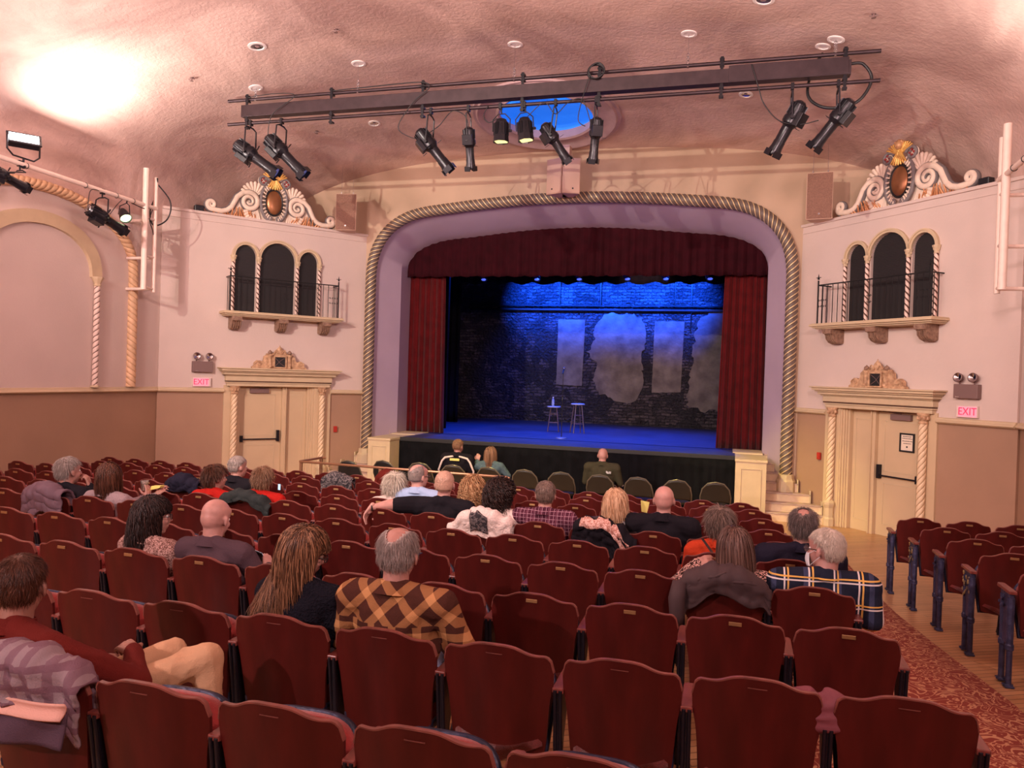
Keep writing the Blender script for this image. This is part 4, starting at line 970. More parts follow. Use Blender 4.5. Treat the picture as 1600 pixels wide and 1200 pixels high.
for x, tl, l_ in ((-.22, 0, 'left'), (.14, .12, 'right')):
    t = thing('fresnel_lamp', 'boxy black stage lamp glowing yellow underneath, %s one of two' % l_, 'stage light', (x, 10.7, 6.235))
    M_ = Matrix.Rotation(-tl, 3, 'Y'); o_ = Vector((.02, 0, -.36))
    L = lambda p, M_=M_, o_=o_: M_ @ Vector(p)+o_
    mb = MB(L); mb.lathe([(.07, .17), (.095, .12), (.10, .05), (.115, -.10), (.12, -.16), (.112, -.16), (.10, -.12)], 8, caps=False); mb.lathe([(0, .17), (.07, .17)], 8, caps=False)
    for k in range(8):
        for dx in (-.02, 0, .02): mb.box(dx-.004, dx+.004, .09, .112, -.06, .11, Matrix.Rotation(PI/4*k+PI/8, 3, 'Z'))
    bd = mb.build('housing', fixm, t, smooth=False)
    mb = MB(L); mb.box(-.085, .085, -.08, .08, -.150, -.135); mb.build('lens', warm, bd, smooth=False)
    mb = MB(L); mb.tube([(.13, 0, .0), (.13, 0, .17), (.05, 0, .25), (-.05, 0, .25), (-.13, 0, .17), (-.13, 0, 0)], .009, 6); mb.lathe([(.02, -.02), (.02, .02)], 8, (.14, 0, 0), Matrix.Rotation(PI/2, 3, 'Y')); mb.build('yoke', fixm, t)
    mb = MB(); mb.tube([(.02, 0, -.11), (0, 0, 0)], .012, 6); mb.box(-.02, .02, -.035, .035, -.04, .045); mb.build('pipe_clamp', fixm, t, smooth=False)

# ================================================================== PIPE FRAMES ON THE SIDE WALLS
for sx in (-1, 1):
    W = CW[sx]; x = sx*6.22; t = thing('pipe_frame', 'cream pipe ladder frame standing off the %s side wall' % W, 'pipe frame', (x, 10.5, 3.6))
    mb = MB(); mb.tube([(0, .02, -.04), (0, .02, 1.95)], .048, 14); mb.build('upright_pipe', pipem, t)
    mb = MB(); mb.tube([(-sx*.0+sx*.02, .27, -.06), (sx*.02, .27, 1.86)], .036, 12); mb.build('upright_pipe', pipem, t)
    mb = MB(); mb.tube([(0, .27, 1.34), (0, -3.6, 1.42)], .034, 12); mb.build('cross_pipe', pipem, t)
    for z in (0, .52, 1.15):
        mb = MB(); mb.tube([(0, .02, z), (sx*.02, .27, z)], .022, 8); mb.tube([(sx*.02, .27, z), (sx*.57, .27, z)], .025, 8); mb.build('wall_bracket', pipem, t)
    mb = MB()
    for yy in (-.6, -.25, .0, -1.2, -2.2): mb.tube([(.038*math.cos(a), yy, 1.345-.02*yy+.038*math.sin(a)) for a in [2*PI*j/12 for j in range(12)]], .005, 5, closed=True)
    mb.build('cable_ties', blackm, t, angle=180)
def w2(px): return px
# lamps on the left frame (and their mirror images on the right, mostly out of the picture)
ellip((-6.22, 9.62, 4.95), (-6.20, 9.33, 4.64), (-6.12, 9.98, 4.41), 'long black spotlight on the cream pipe of the left wall', drop=.12)
swag([(-6.2, 9.55, 4.95), (-6.18, 9.35, 4.9), (-6.17, 9.30, 4.6)], .006, 'thin black cable left of the long wall spotlight')
swag([(-6.2, 10.0, 4.92), (-6.16, 9.85, 4.8), (-6.15, 9.7, 4.62)], .006, 'thin black cable right of the long wall spotlight')
swag([(-6.25, 10.75, 5.40), (-6.1, 10.95, 5.1), (-6.15, 10.95, 4.8), (-6.25, 10.75, 4.66), (-6.3, 10.72, 4.9), (-6.25, 10.8, 5.2), (-6.2, 10.75, 5.45)], .012, 'black cable bundle hanging at the top of the left pipe frame')
swag([(-6.25, 10.25, 4.92), (-6.2, 10.5, 4.88), (-6.25, 10.72, 4.95), (-6.2, 10.6, 4.72), (-6.24, 10.74, 4.5), (-6.25, 10.78, 4.1)], .008, 'thin black cable running down the left pipe frame')
t = thing('par_can_lamp', 'green-lit par can lamp with yoke on the left pipe', 'stage light', (-6.22, 10.12, 4.93))
M_ = Vector((.52, -.22, -.60)).to_track_quat('Z', 'Y').to_matrix(); o_ = Vector((.04, -.10, -.24)); L = lambda p: M_ @ Vector(p)+o_
mb = MB(L); mb.lathe([(.0, -.10), (.05, -.09), (.07, -.03), (.085, .05), (.09, .11), (.085, .11), (.07, .06)], 20, caps=False); bd = mb.build('can', fixm, t)
mb = MB(L); mb.ball((0, 0, .085), (.08, .08, .02), 20); mb.build('lens', mat('lit_green_white_lens', (.9, 1, .7), .2, emit=(.75, 1, .5), estr=4), bd)
mb = MB(); mb.tube([(.04+.11, -.10, -.24), (.12, -.08, -.1), (.03, -.04, -.05), (-.06, -.08, -.1), (-.07, -.10, -.24)], .008, 6); mb.tube([(.03, -.04, -.05), (0, 0, 0)], .012, 6); mb.build('yoke', fixm, t)
ellip((-6.22, 8.2, 4.99), (-6.15, 7.65, 4.80), (-6.10, 8.22, 4.65), 'black spotlight cut by the left edge of the picture', drop=.12)
floodglow = mat('lit_flood_panel', (1, 1, 1), .4, emit=(.92, .95, 1), estr=22)
for sx in (-1, 1):
    t = thing('flood_lamp', 'glaring white LED flood lamp standing on the pipe, %s wall' % CW[sx], 'flood lamp', (sx*6.22, 8.25, 5.03))
    M_ = Vector((-sx*.55, -.42, .62)).to_track_quat('Z', 'X').to_matrix(); o_ = Vector((0, 0, .30)); L = lambda p, M_=M_, o_=o_: M_ @ (Vector(p)*.86)+o_
    mb = MB(L); mb.prism([(-.10, -.21), (.10, -.21), (.10, .21), (-.10, .21)], -.10, 0, 'xy'); mb.prism([(-.14, -.24), (.14, -.24), (.14, .24), (-.14, .24)], 0, .03, 'xy')
    bd = mb.build('housing', fixm, t, smooth=False, bevel=.01)
    mb = MB(L); mb.box(-.095, .095, -.20, .20, .031, .036); mb.build('lit_panel', floodglow, bd, smooth=False)
    mb = MB(); mb.tube([(0, -.25, .30), (0, -.25, .12), (0, -.16, .05), (0, .16, .05), (0, .25, .12), (0, .25, .30)], .012, 6); mb.tube([(0, 0, -.05), (0, 0, .05)], .014, 6); mb.ball((0, 0, -.06), .035, 10); mb.build('yoke', fixm, t)
# ================================================================== THEATRE SEATS
WH = [.244]
def half_w(z):
    return WH[0]*interp(z, [.34, .42, .55, .62, .70, .78, .88], [.80, .86, .90, .925, .985, 1.0, .99])
def top_z(u):
    a = abs(u)
    z = .884-.046*(1/(1+math.exp(-(a-.48)*11)))
    if a > .84: z -= .075*(1-math.sqrt(max(0, 1-((a-.84)/.16)**2)))
    return z
def back_pt(u, v, t=0.):
    zt = top_z(u); zb = .37-.02*(1-u*u); z = zb+(zt-zb)*v; x = u*half_w(z)
    y = (.88-z)*.17+.85*x*x*1.0+t
    return Vector((x, y, z))
def seat_meshes(end=None):
    """prototype seat; origin on the floor under the top edge of the backrest, +y towards the stage"""
    t = thing('theater_seat', 'x', 'seat'); NU, NV = 22, 12; ts = .016
    mb = MB(); mb.grid(lambda u, v: back_pt(2*u-1, v), NU, NV); mb.grid(lambda u, v: back_pt(2*u-1, v, ts), NU, NV)
    # close bottom
    mb.grid(lambda u, v: back_pt(2*u-1, 0, ts*v), NU, 1)
    for q in (-1, 1): mb.grid(lambda u, v: back_pt(q, v, ts*u), 1, NV)
    mb.build('backrest', seatwood, t, angle=60)
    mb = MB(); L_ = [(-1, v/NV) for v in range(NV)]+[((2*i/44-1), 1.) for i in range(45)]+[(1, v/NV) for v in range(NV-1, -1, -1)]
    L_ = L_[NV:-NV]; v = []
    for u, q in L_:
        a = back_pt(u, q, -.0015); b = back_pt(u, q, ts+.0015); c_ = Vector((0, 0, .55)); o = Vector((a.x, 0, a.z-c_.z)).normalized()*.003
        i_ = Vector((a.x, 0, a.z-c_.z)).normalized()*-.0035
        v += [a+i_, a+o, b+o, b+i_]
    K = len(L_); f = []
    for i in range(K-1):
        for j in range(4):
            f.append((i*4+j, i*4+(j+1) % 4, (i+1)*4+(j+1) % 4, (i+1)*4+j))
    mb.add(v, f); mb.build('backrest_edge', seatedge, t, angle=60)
    # front upholstery
    mb = MB()
    def pad(u, v):
        uu = (2*u-1)*.9; e = min(1, (1-abs(2*u-1))*6)*min(1, min(v, 1-v)*8); zt = top_z(uu)-.05; z = .45+(zt-.45)*v; x = uu*half_w(z)
        return Vector((x, (.88-z)*.17+.85*x*x+ts+.045*max(0, e)**.5, z))
    mb.grid(pad, 16, 12); mb.build('back_cushion', redfab, t, angle=180)
    return t
def add_seat_bottom(t, folded=True):
    if folded: # raised seat: cushion faces the backrest, steel pan outside
        M_ = Matrix.Translation((0, .165, .355)) @ Matrix.Rotation(R(71), 4, 'X')
    else: M_ = Matrix.Translation((0, .13, .40)) @ Matrix.Rotation(R(4), 4, 'X')
    W_ = WH[0]*.88
    def L(p): return M_ @ Vector(p)
    # outline of the cushion, local x across, y forward (0 .. .41), z up (thickness)
    out = []
    for i in range(25):
        a = PI*i/24; out.append((W_*math.copysign(abs(math.cos(a))**.55, math.cos(a)), .22+.19*math.sin(a)**.7))
    out = [(W_*.93, 0)]+out+[(-W_*.93, 0)]
    rings = [(.0, 1.0), (.05, 1.0), (.075, .965), (.088, .88), (.094, .6), (.095, .02)]
    mb = MB(L); v = []; n = len(out)
    for z, s_ in rings: v += [(x*s_, .41-(.41-y)*.90-(1-s_)*.10, z) for x, y in out]
    f = [(k*n+i, k*n+(i+1) % n, (k+1)*n+(i+1) % n, (k+1)*n+i) for k in range(len(rings)-1) for i in range(n)]+[tuple(range((len(rings)-1)*n, len(rings)*n))]
    mb.add(v, f); mb.build('seat_cushion', redfab, t, angle=180)
    mb = MB(L); v = []
    rings = [(.022, 1.04), (.018, 1.055), (-.012, 1.05), (-.03, .98), (-.034, .9), (-.034, .02)]
    for z, s_ in rings: v += [(x*s_, .2+(y-.2)*s_, z) for x, y in out]
    f = [(k*n+i, k*n+(i+1) % n, (k+1)*n+(i+1) % n, (k+1)*n+i) for k in range(len(rings)-1) for i in range(n)]+[tuple(range((len(rings)-1)*n, len(rings)*n)), tuple(range(n-1, -1, -1))]
    mb.add(v, f); mb.build('seat_pan', bluesteel, t, angle=50)
def add_standard(t, x, name='standard', m=blacksteel):
    mb = MB()
    # cast column leaning with the backrest: two ribs and a web, foot plates
    for q in (-.012, .012): mb.tube([(x+q, .075, .69), (x+q, .125, .36), (x+q, .17, .06), (x+q, .16, .0)], [.009, .010, .010, .014], 6)
    mb.prism([(.08, .68), (.30, .66), (.30, .58), (.22, .40), (.20, .10), (.26, .0), (.10, .0), (.13, .12), (.12, .36)], x-.006, x+.006, 'yz')
    mb.build(name, m, t, smooth=False, bevel=.002)
def add_arm(t, x, z=.70):
    mb = MB(); out = [(-.026, 0), (.026, 0), (.027, .26), (.018, .28), (-.018, .28), (-.027, .26)]
    mb.prism([(a+x, b+.075) for a, b in out], z-.024, z, 'xy'); mb.build('armrest', armw, t, smooth=False, bevel=.005)
def add_plate(t, brass_=True):
    mb = MB(); z = .842; y = (.88-z)*.17
    if brass_:
        mb.box(-.032, .032, y-.004, y+.002, z-.010, z+.010); mb.build('number_plate', brass, t, smooth=False, bevel=.002)
    else:
        mb.box(-.038, .038, y-.0025, y+.002, z-.0015, z+.0015); mb.build('plate_slot', seatedge, t, smooth=False)
endm = mat('blue_painted_cast_iron_worn', (.018, .020, .052), .42, .25, col2=(.06, .065, .14), vscale=11, bump=.5, bscale=30)
endgold = mat('worn_gilt_capital', (.62, .45, .16), .4, .4, col2=(.03, .03, .06), vscale=26, bump=.5, bscale=50)
def add_end(t, x, front=.0, goldish=False):
    """decorated end standard facing the aisle: two fluted legs with collar and bracket"""
    e = None
    mb = MB()
    for y in (.12, .27):
        mb.tube([(x, y, 0), (x, y, .02), (x, y, .02), (x, y, .26), (x, y, .27), (x, y, .30), (x, y, .31), (x, y, .64)], [.036, .034, .022, .022, .030, .030, .024, .026], 8)
        mb.box(x-.03, x+.03, y-.04, y+.04, 0, .012)
    mb.box(x-.012, x+.012, .12, .27, .30, .66)
    mb.box(x-.014, x+.014, .10, .30, .64, .682)
    e = mb.build('end_standard', endm, t, smooth=False, bevel=.002)
    rr = random.Random(3)
    for k in range(22 if goldish else 8):
        zz = rr.uniform(.46 if goldish else .55, .66); yy = rr.uniform(.10, .29); s_ = rr.uniform(.006, .014)
        mb = MB(); mb.ball((x-.026, yy, zz), (.006, s_, s_*1.3), 6); mb.build('cast_ornament', endgold if goldish else endm, e)
PROTO = {}
def seat(kind, loc, label, group=None, rz=0.):
    """kind: (folded, plate, right arm, left arm, end_left)"""
    if kind not in PROTO:
        folded, plate, end, la = kind[:4]; WH[0] = kind[4]*.466; t = seat_meshes(); add_seat_bottom(t, folded); add_plate(t, plate)
        sp = kind[4]; add_standard(t, sp/2); add_arm(t, sp/2)
        if la: 
            if end: add_end(t, -sp/2-.01, goldish=(end == 2)); add_arm(t, -sp/2-.012)
            else: add_standard(t, -sp/2); add_arm(t, -sp/2)
        PROTO[kind] = t; t['fresh'] = 1
    t = PROTO[kind]
    if t.get('fresh'): del t['fresh']
    else: t = copy_tree(t)
    t.location = loc; t.rotation_euler = (0, 0, rz); t['label'] = label
    if group: t['group'] = group
    return t
_r2v, _u2v = _r2, _u2
def to_px(p):
    d = Vector(p)-CAM; k = d.dot(_f)
    if k < .2: return None
    return 800+FPX*d.dot(_r2v)/k, 600-FPX*d.dot(_u2v)/k
ORD = ['first', 'second', 'third', 'fourth', 'fifth', 'sixth', 'seventh', 'eighth', 'ninth', 'tenth', 'eleventh', 'twelfth', 'thirteenth', 'fourteenth', 'fifteenth', 'sixteenth', 'seventeenth', 'eighteenth', 'nineteenth', 'twentieth', 'twenty-first', 'twenty-second']
# row letter: Y, x of the last seat at the right aisle, spacing
ROWS = {'Z': (2.37, 3.82, .555), 'A': (3.25, 3.83, .557), 'B': (4.10, 3.73, .539), 'C': (4.90, 3.65, .516), 'D': (5.70, 3.57, .505), 'E': (6.50, 3.54, .497),
        'F': (7.30, 3.50, .481), 'G': (8.10, 3.47, .475), 'H': (8.90, 3.40, .465), 'I': (9.60, 3.30, .462)}
OCC = {}   # (row, index) -> extra phrase and occupied flag, filled by the people section
seats_made = {}
def row_x(r, k): Y, x0, s = ROWS[r]; return x0-k*s
def make_seats():
    names = {'Z': 'in the nearest row', 'A': 'in the second nearest row', 'B': 'in the third nearest row', 'C': 'in the fourth nearest row', 'D': 'in the fifth nearest row',
             'E': 'in the fifth row from the stage', 'F': 'in the fourth row from the stage', 'G': 'in the third row from the stage', 'H': 'in the second row from the stage', 'I': 'in the front row'}
    for r, (Y, x0, s) in ROWS.items():
        k = 0
        while True:
            x = x0-k*s
            if x < -6.35: break
            z = floor_z(Y); a = to_px((x, Y, z+.88)); b = to_px((x+.3, Y, z+.88))
            if a is None or b[0] < -15 or a[1] > 1235 or a[0] < -190: k += 1; 
            else:
                occ = OCC.get((r, k)); folded = not (occ and occ[1])
                lab = occ[0] if occ else 'dark wooden theater seat, %s from the right aisle, %s' % (ORD[k], names[r])
                seat((folded, r not in 'ZA', 0, k == 99, s), (x, Y, z), lab, 'theater seats of the centre block')
                seats_made[(r, k)] = x; k += 1
            if k > 24: break
def make_right_block():
    RB = [(5.42, 5.42, .52), (6.22, 5.40, .52), (7.02, 5.36, .51), (7.80, 5.31, .50), (8.56, 5.25, .49), (9.35, 5.18, .48)]
    nm = ['nearest visible row', 'second row', 'third row', 'fourth row', 'fifth row', 'front row']
    for i, (Y, x0, s) in enumerate(RB):
        for k in range(4):
            x = x0+k*s
            if x > 6.6: break
            a = to_px((x-.3, Y, floor_z(Y)+.88))
            if a[0] > 1610: break
            seat((True, True, (2 if i % 2 == 0 else 1) if k == 0 else 0, k == 0, s), (x, Y, floor_z(Y)), 'theater seat of the right block, %s from the aisle, %s%s' % (ORD[k], nm[i], ' with blue end standard' if k == 0 else ''), 'theater seats of the right block')
# ================================================================== FOLDING CHAIRS
olive = mat('dark_olive_chair_vinyl', (.024, .019, .010), .45, var=.2, vscale=4); tubem = mat('olive_grey_chair_tube', (.20, .18, .13), .35, .5); blk = mat('black_chair_vinyl', (.015, .015, .015), .4)
def folding_chair(m, lab, loc, rz=0, proto={}):
    key = m.name
    if key not in proto:
        t = thing('folding_chair', lab, 'chair')
        mb = MB()
        def bk(u, v):
            a = (2*u-1); x = a*.215; zt = .60+.20*math.sqrt(max(0, 1-abs(a)**2.6)); z = .50+(zt-.50)*v
            return Vector((x, .10-(z-.5)*.28+.35*x*x-.02, z))
        mb.grid(bk, 22, 10); mb.build('backrest', m, t, solid=.012, angle=180)
        mb = MB(); mb.prism([(.20*math.cos(a), .27+.19*math.sin(a)) for a in [2*PI*i/20 for i in range(20)]], .42, .45, 'xy'); mb.build('seat', m, t, bevel=.006, angle=50)
        for q in (-1, 1):
            mb = MB(); mb.tube([(q*.215, .50, 0), (q*.225, .22, .38), (q*.225, .08, .58), (q*.20, .035, .70), (q*.12, .0, .79), (q*.0, -.01, .815)], .011, 8); mb.build('front_leg', tubem, t)
            mb = MB(); mb.tube([(q*.20, -.02, 0), (q*.205, .30, .44)], .011, 8); mb.build('rear_leg', tubem, t)
        mb = MB(); mb.tube([(-.20, .03, .12), (.20, .03, .12)], .007, 6); mb.tube([(-.215, .46, .06), (.215, .46, .06)], .007, 6); mb.build('crossbar', tubem, t)
        proto[key] = t; o = t
    else: o = copy_tree(proto[key])
    o.location = loc; o.rotation_euler = (0, 0, rz); o['label'] = lab; o['group'] = 'folding chairs in front of the stage'; return o
FCX = [(-3.05, 11.75, 'black', 'black folding chair in front of the left stairs, leftmost of its row'), (-2.55, 12.05, 'black', 'black folding chair in front of the left panelled box'), (-1.90, 12.1, 'olive', 'olive folding chair left of the man in the striped jacket'),
       (-1.30, 12.1, 'olive', 'olive folding chair holding the man in the black striped jacket'), (-.68, 12.1, 'olive', 'olive folding chair holding the woman in the denim jacket'), (-.06, 12.1, 'olive', 'empty olive folding chair just right of the woman in denim'),
       (.55, 12.1, 'olive', 'empty olive folding chair just left of the man in the olive jacket'), (1.18, 12.1, 'olive', 'olive folding chair holding the man in the olive jacket'), (1.78, 12.1, 'olive', 'empty olive folding chair just right of the man in olive'),
       (2.38, 12.1, 'olive', 'olive folding chair, second from the right end of its row'), (2.96, 12.1, 'olive', 'olive folding chair at the right end of its row')]
for x, y, c, lab in FCX: folding_chair(olive if c == 'olive' else blk, lab, (x, y, 0), R(6*math.sin(x*3)))
# brass hand rail in front of the front row
rl = thing('hand_rail', 'brass hand rail with posts between front row and folding chairs', 'railing', (-1.35, 10.2, 0)); brr = mat('brown_brass_rail', (.40, .20, .11), .35, .6)
mb = MB(); mb.tube([(-1.62, .65, .95), (-1.66, .60, .955), (-1.68, .0, .955), (-1.64, -.02, .955), (1.56, -.08, .945), (1.60, -.07, .93), (1.61, -.07, .90)], .018, 8); mb.build('top_rail', brr, rl)
for x, y in ((-1.66, .0), (-1.64, .55), (-.35, -.03), (1.45, -.08)):
    mb = MB(); mb.box(x-.022, x+.022, y-.012, y+.012, 0, .945); mb.build('post', brr, rl, smooth=False)
# ================================================================== PEOPLE
TMP = bpy.data.scenes.new('tmp'); 
def fuse(mb, voxel, it=2, name='m'):
    me = bpy.data.meshes.new('t'); me.from_pydata(mb.v, [], mb.f)
    o = bpy.data.objects.new('t', me); TMP.collection.objects.link(o)
    md = o.modifiers.new('r', 'REMESH'); md.mode = 'VOXEL'; md.voxel_size = voxel; md.adaptivity = 0
    vl = TMP.view_layers[0]; vl.update(); dg = vl.depsgraph
    out = bpy.data.meshes.new_from_object(o.evaluated_get(dg)); bpy.data.objects.remove(o); bpy.data.meshes.remove(me)
    if it:
        bm = bmesh.new(); bm.from_mesh(out)
        for _ in range(it): bmesh.ops.smooth_vert(bm, verts=bm.verts, factor=.5, use_axis_x=True, use_axis_y=True, use_axis_z=True)
        bm.to_mesh(out); bm.free()
    out.name = name; return out
def put(me, name, m, parent):
    o = bpy.data.objects.new(name, me); COL.objects.link(o); me.materials.clear(); me.materials.append(m)
    if parent: o.parent = parent
    me.polygons.foreach_set('use_smooth', [True]*len(me.polygons)); return o
def wrinkle(me, amp, sc=14., seed=0, ax=None):
    n = len(me.vertices); co = np.empty(n*3); me.vertices.foreach_get('co', co); no = np.empty(n*3); me.vertices.foreach_get('normal', no)
    co = co.reshape(-1, 3); no = no.reshape(-1, 3); d = np.zeros(n); rs = np.random.RandomState(seed)
    for k in range(6):
        w_ = rs.randn(3); w_ /= np.linalg.norm(w_); 
        if ax is not None: w_ = w_*np.array(ax); 
        f = sc*(1+k*.5); ph = rs.rand()*6
        d += (1-2*np.abs(np.sin((co @ w_*f+ph+1.9*np.sin(co @ rs.randn(3)*sc*.35))*.5))**.7)*(1/(1+k*.4))
    co += no*(d*amp/2)[:, None]; me.vertices.foreach_set('co', co.reshape(-1)); me.update()
def join_me(a, b):
    n = len(a.vertices); va = [v.co[:] for v in a.vertices]+[v.co[:] for v in b.vertices]
    f = [tuple(p.vertices) for p in a.polygons]+[tuple(i+n for i in p.vertices) for p in b.polygons]
    me = bpy.data.meshes.new('j'); me.from_pydata(va, [], f); return me
skins = {}
def skin_mat(key, c, rough=.5):
    m = mat('skin_'+key, c, rough, var=.10, vscale=25, bump=.06, bscale=120)
    m.node_tree.nodes['Principled BSDF'].inputs['Subsurface Weight'].default_value = .12
    m.node_tree.nodes['Principled BSDF'].inputs['Subsurface Radius'].default_value = (.012, .004, .002); return m
SK_L = skin_mat('light', (.50, .25, .20)); SK_M = skin_mat('medium', (.36, .17, .125)); SK_P = skin_mat('pale', (.54, .28, .235))
def hair_mat(key, cols, rough=.38):
    m = mat('hair_'+key, cols[0], rough); k = NT(m)
    g = k.n('ShaderNodeNewGeometry'); r = k.n('ShaderNodeValToRGB'); r.color_ramp.elements[0].color = (*cols[0], 1); r.color_ramp.elements[1].color = (*cols[-1], 1)
    if len(cols) == 3: e = r.color_ramp.elements.new(.5); e.color = (*cols[1], 1)
    k.l(g.outputs['Random Per Island'], r.inputs[0]); k.l(r.outputs[0], k.b.inputs['Base Color']); k.b.inputs['Specular IOR Level'].default_value = .35
    return m
H_GREY = hair_mat('grey', [(.22, .17, .15), (.50, .42, .38)]); H_DGREY = hair_mat('dark_grey', [(.06, .045, .04), (.28, .22, .2)]); H_WHITE = hair_mat('white', [(.50, .42, .34), (.85, .76, .64)])
H_BROWN = hair_mat('brown', [(.035, .012, .007), (.14, .05, .028)]); H_BLACK = hair_mat('black', [(.008, .004, .004), (.045, .02, .016)]); H_BLOND = hair_mat('blond', [(.46, .24, .12), (.85, .58, .36)])
H_STREAK = hair_mat('blond_streaked', [(.045, .018, .010), (.15, .068, .034), (.42, .21, .11)]); H_CURL = hair_mat('curly_blond', [(.20, .085, .035), (.40, .20, .09), (.62, .38, .20)]); H_GB = hair_mat('grey_brown', [(.10, .06, .045), (.30, .21, .17)])
H_LB = hair_mat('light_brown', [(.16, .075, .04), (.36, .20, .12)]); H_LONGB = hair_mat('long_brown', [(.05, .022, .018), (.15, .075, .055), (.26, .16, .13)])
whitem = mat('white_mask_cloth', (.85, .85, .88), .7); eyew = mat('eye_white', (.8, .78, .75), .2); glassrim = mat('dark_glasses_frame', (.02, .015, .015), .3); glass = mat('spectacle_lens', (.8, .8, .8), .05, trans=.9)

def head_xf(hc, yaw, pitch, roll, s):
    M_ = Matrix.Translation(hc) @ Matrix.Rotation(R(yaw), 4, 'Z') @ Matrix.Rotation(R(pitch), 4, 'X') @ Matrix.Rotation(R(roll), 4, 'Y') @ Matrix.Scale(s, 4)
    return M_
def head_prims(mb, L):
    sub = MB(L)
    sub.ball((0, -.012, .032), (.076, .097, .084), 20); sub.ball((0, -.03, .0), (.070, .078, .075), 16)
    sub.ball((0, .034, -.03), (.058, .058, .078), 16); sub.ball((0, .05, -.088), (.034, .032, .024), 12); sub.ball((0, .02, -.07), (.052, .05, .036), 12)
    sub.ball((0, .068, .022), (.050, .020, .016), 12); sub.ball((0, .06, .05), (.055, .03, .035), 12)
    for q in (-1, 1):
        sub.ball((q*.034, .062, -.028), (.022, .024, .022), 10)
        e = Matrix.Rotation(q*R(22), 3, 'Z') @ Matrix.Rotation(R(10), 3, 'X')
        sub.ball((q*.080, -.004, -.012), (.009, .021, .033), 12, e); sub.ball((q*.076, .004, -.028), (.009, .012, .014), 8)
    sub.cone((0, .080, .012), .009, (0, .106, -.026), .012, 8); sub.ball((0, .094, -.030), (.018, .014, .010), 8)
    sub.ball((0, .085, -.056), (.025, .011, .007), 8); sub.ball((0, .083, -.067), (.021, .011, .007), 8)
    mb.v, mb.f = (mb.v+sub.v, mb.f+[tuple(i+len(mb.v) for i in f) for f in sub.f])
def hand_mesh(wr, d, n, side, curl=.6, voxel=.0048, s=1.):
    """wr wrist, d direction of the fingers, n palm normal (facing what is held), side +1 = thumb on +x of the frame"""
    d = Vector(d).normalized(); n = Vector(n); n = (n-d*n.dot(d)).normalized(); b = d.cross(n).normalized(); wr = Vector(wr)
    def P(x, y, z): return wr+(b*x*side+d*y+n*z)*s
    mb = MB()
    for i, x in enumerate((-.030, -.010, .010, .030)):
        mb.cone(P(x*.55, .0, 0), .017*s, P(x, .082-.004*abs(i-2), 0), .0115*s, 8)
    mb.ball(P(.005, .045, .003), .024*s, 10)
    Ls = [.060, .076, .084, .076]
    for i, x in enumerate((-.031, -.0105, .0105, .031)):
        p = P(x, .088-.004*abs(i-2), 0); a = 0; L_ = Ls[i]; seg = (.45, .31, .24); r0 = .0088
        cc = curl*(1+.12*(2-i)); q = p
        for k in range(3):
            a += cc*(.55, .85, .6)[k]; dirv = (d*math.cos(a)+n*math.sin(a)+b*side*(x*1.2)*(1-k*.4)).normalized(); e = q+dirv*L_*seg[k]*s
            mb.cone(q, (r0-.0009*k)*s, e, (r0-.0009*(k+1))*s, 8); q = e
    q = P(.024, .018, .006); v1 = (d*.55+b*side*.75+n*.35).normalized(); e1 = q+v1*.042*s; v2 = (d*.85+b*side*.25+n*(.35+curl*.4)).normalized(); e2 = e1+v2*.032*s; e3 = e2+(d*.9+n*(.3+curl*.5)).normalized()*.024*s
    mb.cone(q, .0155*s, e1, .0115*s, 8); mb.cone(e1, .011*s, e2, .0098*s, 8); mb.cone(e2, .0098*s, e3, .008*s, 8)
    mb.cone(P(0, -.03, 0), .024*s, P(0, .01, 0), .023*s, 10)
    return fuse(mb, voxel, 1)
def scalp_ok(d, style):
    x, y, z = d
    if style == 'full':
        if y > .25: return z > .42-.0*abs(x)
        if y > -.15: return z > (-.05 if abs(x) > .6 else -.3)+ (0 if y < .05 else .25)
        return z > -.62
    if style == 'bald_top':   # fringe only
        if z > .30 and abs(x) < .66*math.sqrt((z-.30)/.70)+.05*noise.noise(Vector((x*6, y*6, z*6))): return False
        if y > .15: return False
        return z > -.60
    if style == 'bald_crown':
        if (x*x+(y+.52)**2+(z-.82)**2) < .22: return False
        return scalp_ok(d, 'full')
    return scalp_ok(d, 'full')
def hair_cap(L, style, thick=.006, seed=0, voxel=.007):
    mb = MB(); n = 40; v = []; f = []; idx = {}
    rs = random.Random(seed)
    for i in range(n//2+1):
        a = -PI/2+PI*i/(n//2)
        for j in range(n):
            d = Vector((math.cos(a)*math.cos(2*PI*j/n), math.cos(a)*math.sin(2*PI*j/n), math.sin(a)))
            p = Vector((d.x*.076, -.012+d.y*.097, .032+d.z*.084)); 
            if d.z < 0 and d.y < 0: p = Vector((d.x*.074, -.028+d.y*.080, .02+d.z*.095))
            t = thick*(1+.35*noise.noise(d*5+Vector((seed, 0, 0))))
            v.append(L(p+d*t))
    for i in range(n//2):
        for j in range(n):
            a = -PI/2+PI*(i+.5)/(n//2); d = (math.cos(a)*math.cos(2*PI*(j+.5)/n), math.cos(a)*math.sin(2*PI*(j+.5)/n), math.sin(a))
            if scalp_ok(d, style): f.append((i*n+j, i*n+(j+1) % n, (i+1)*n+(j+1) % n, (i+1)*n+j))
    m2 = MB(); m2.add(v, f); return m2
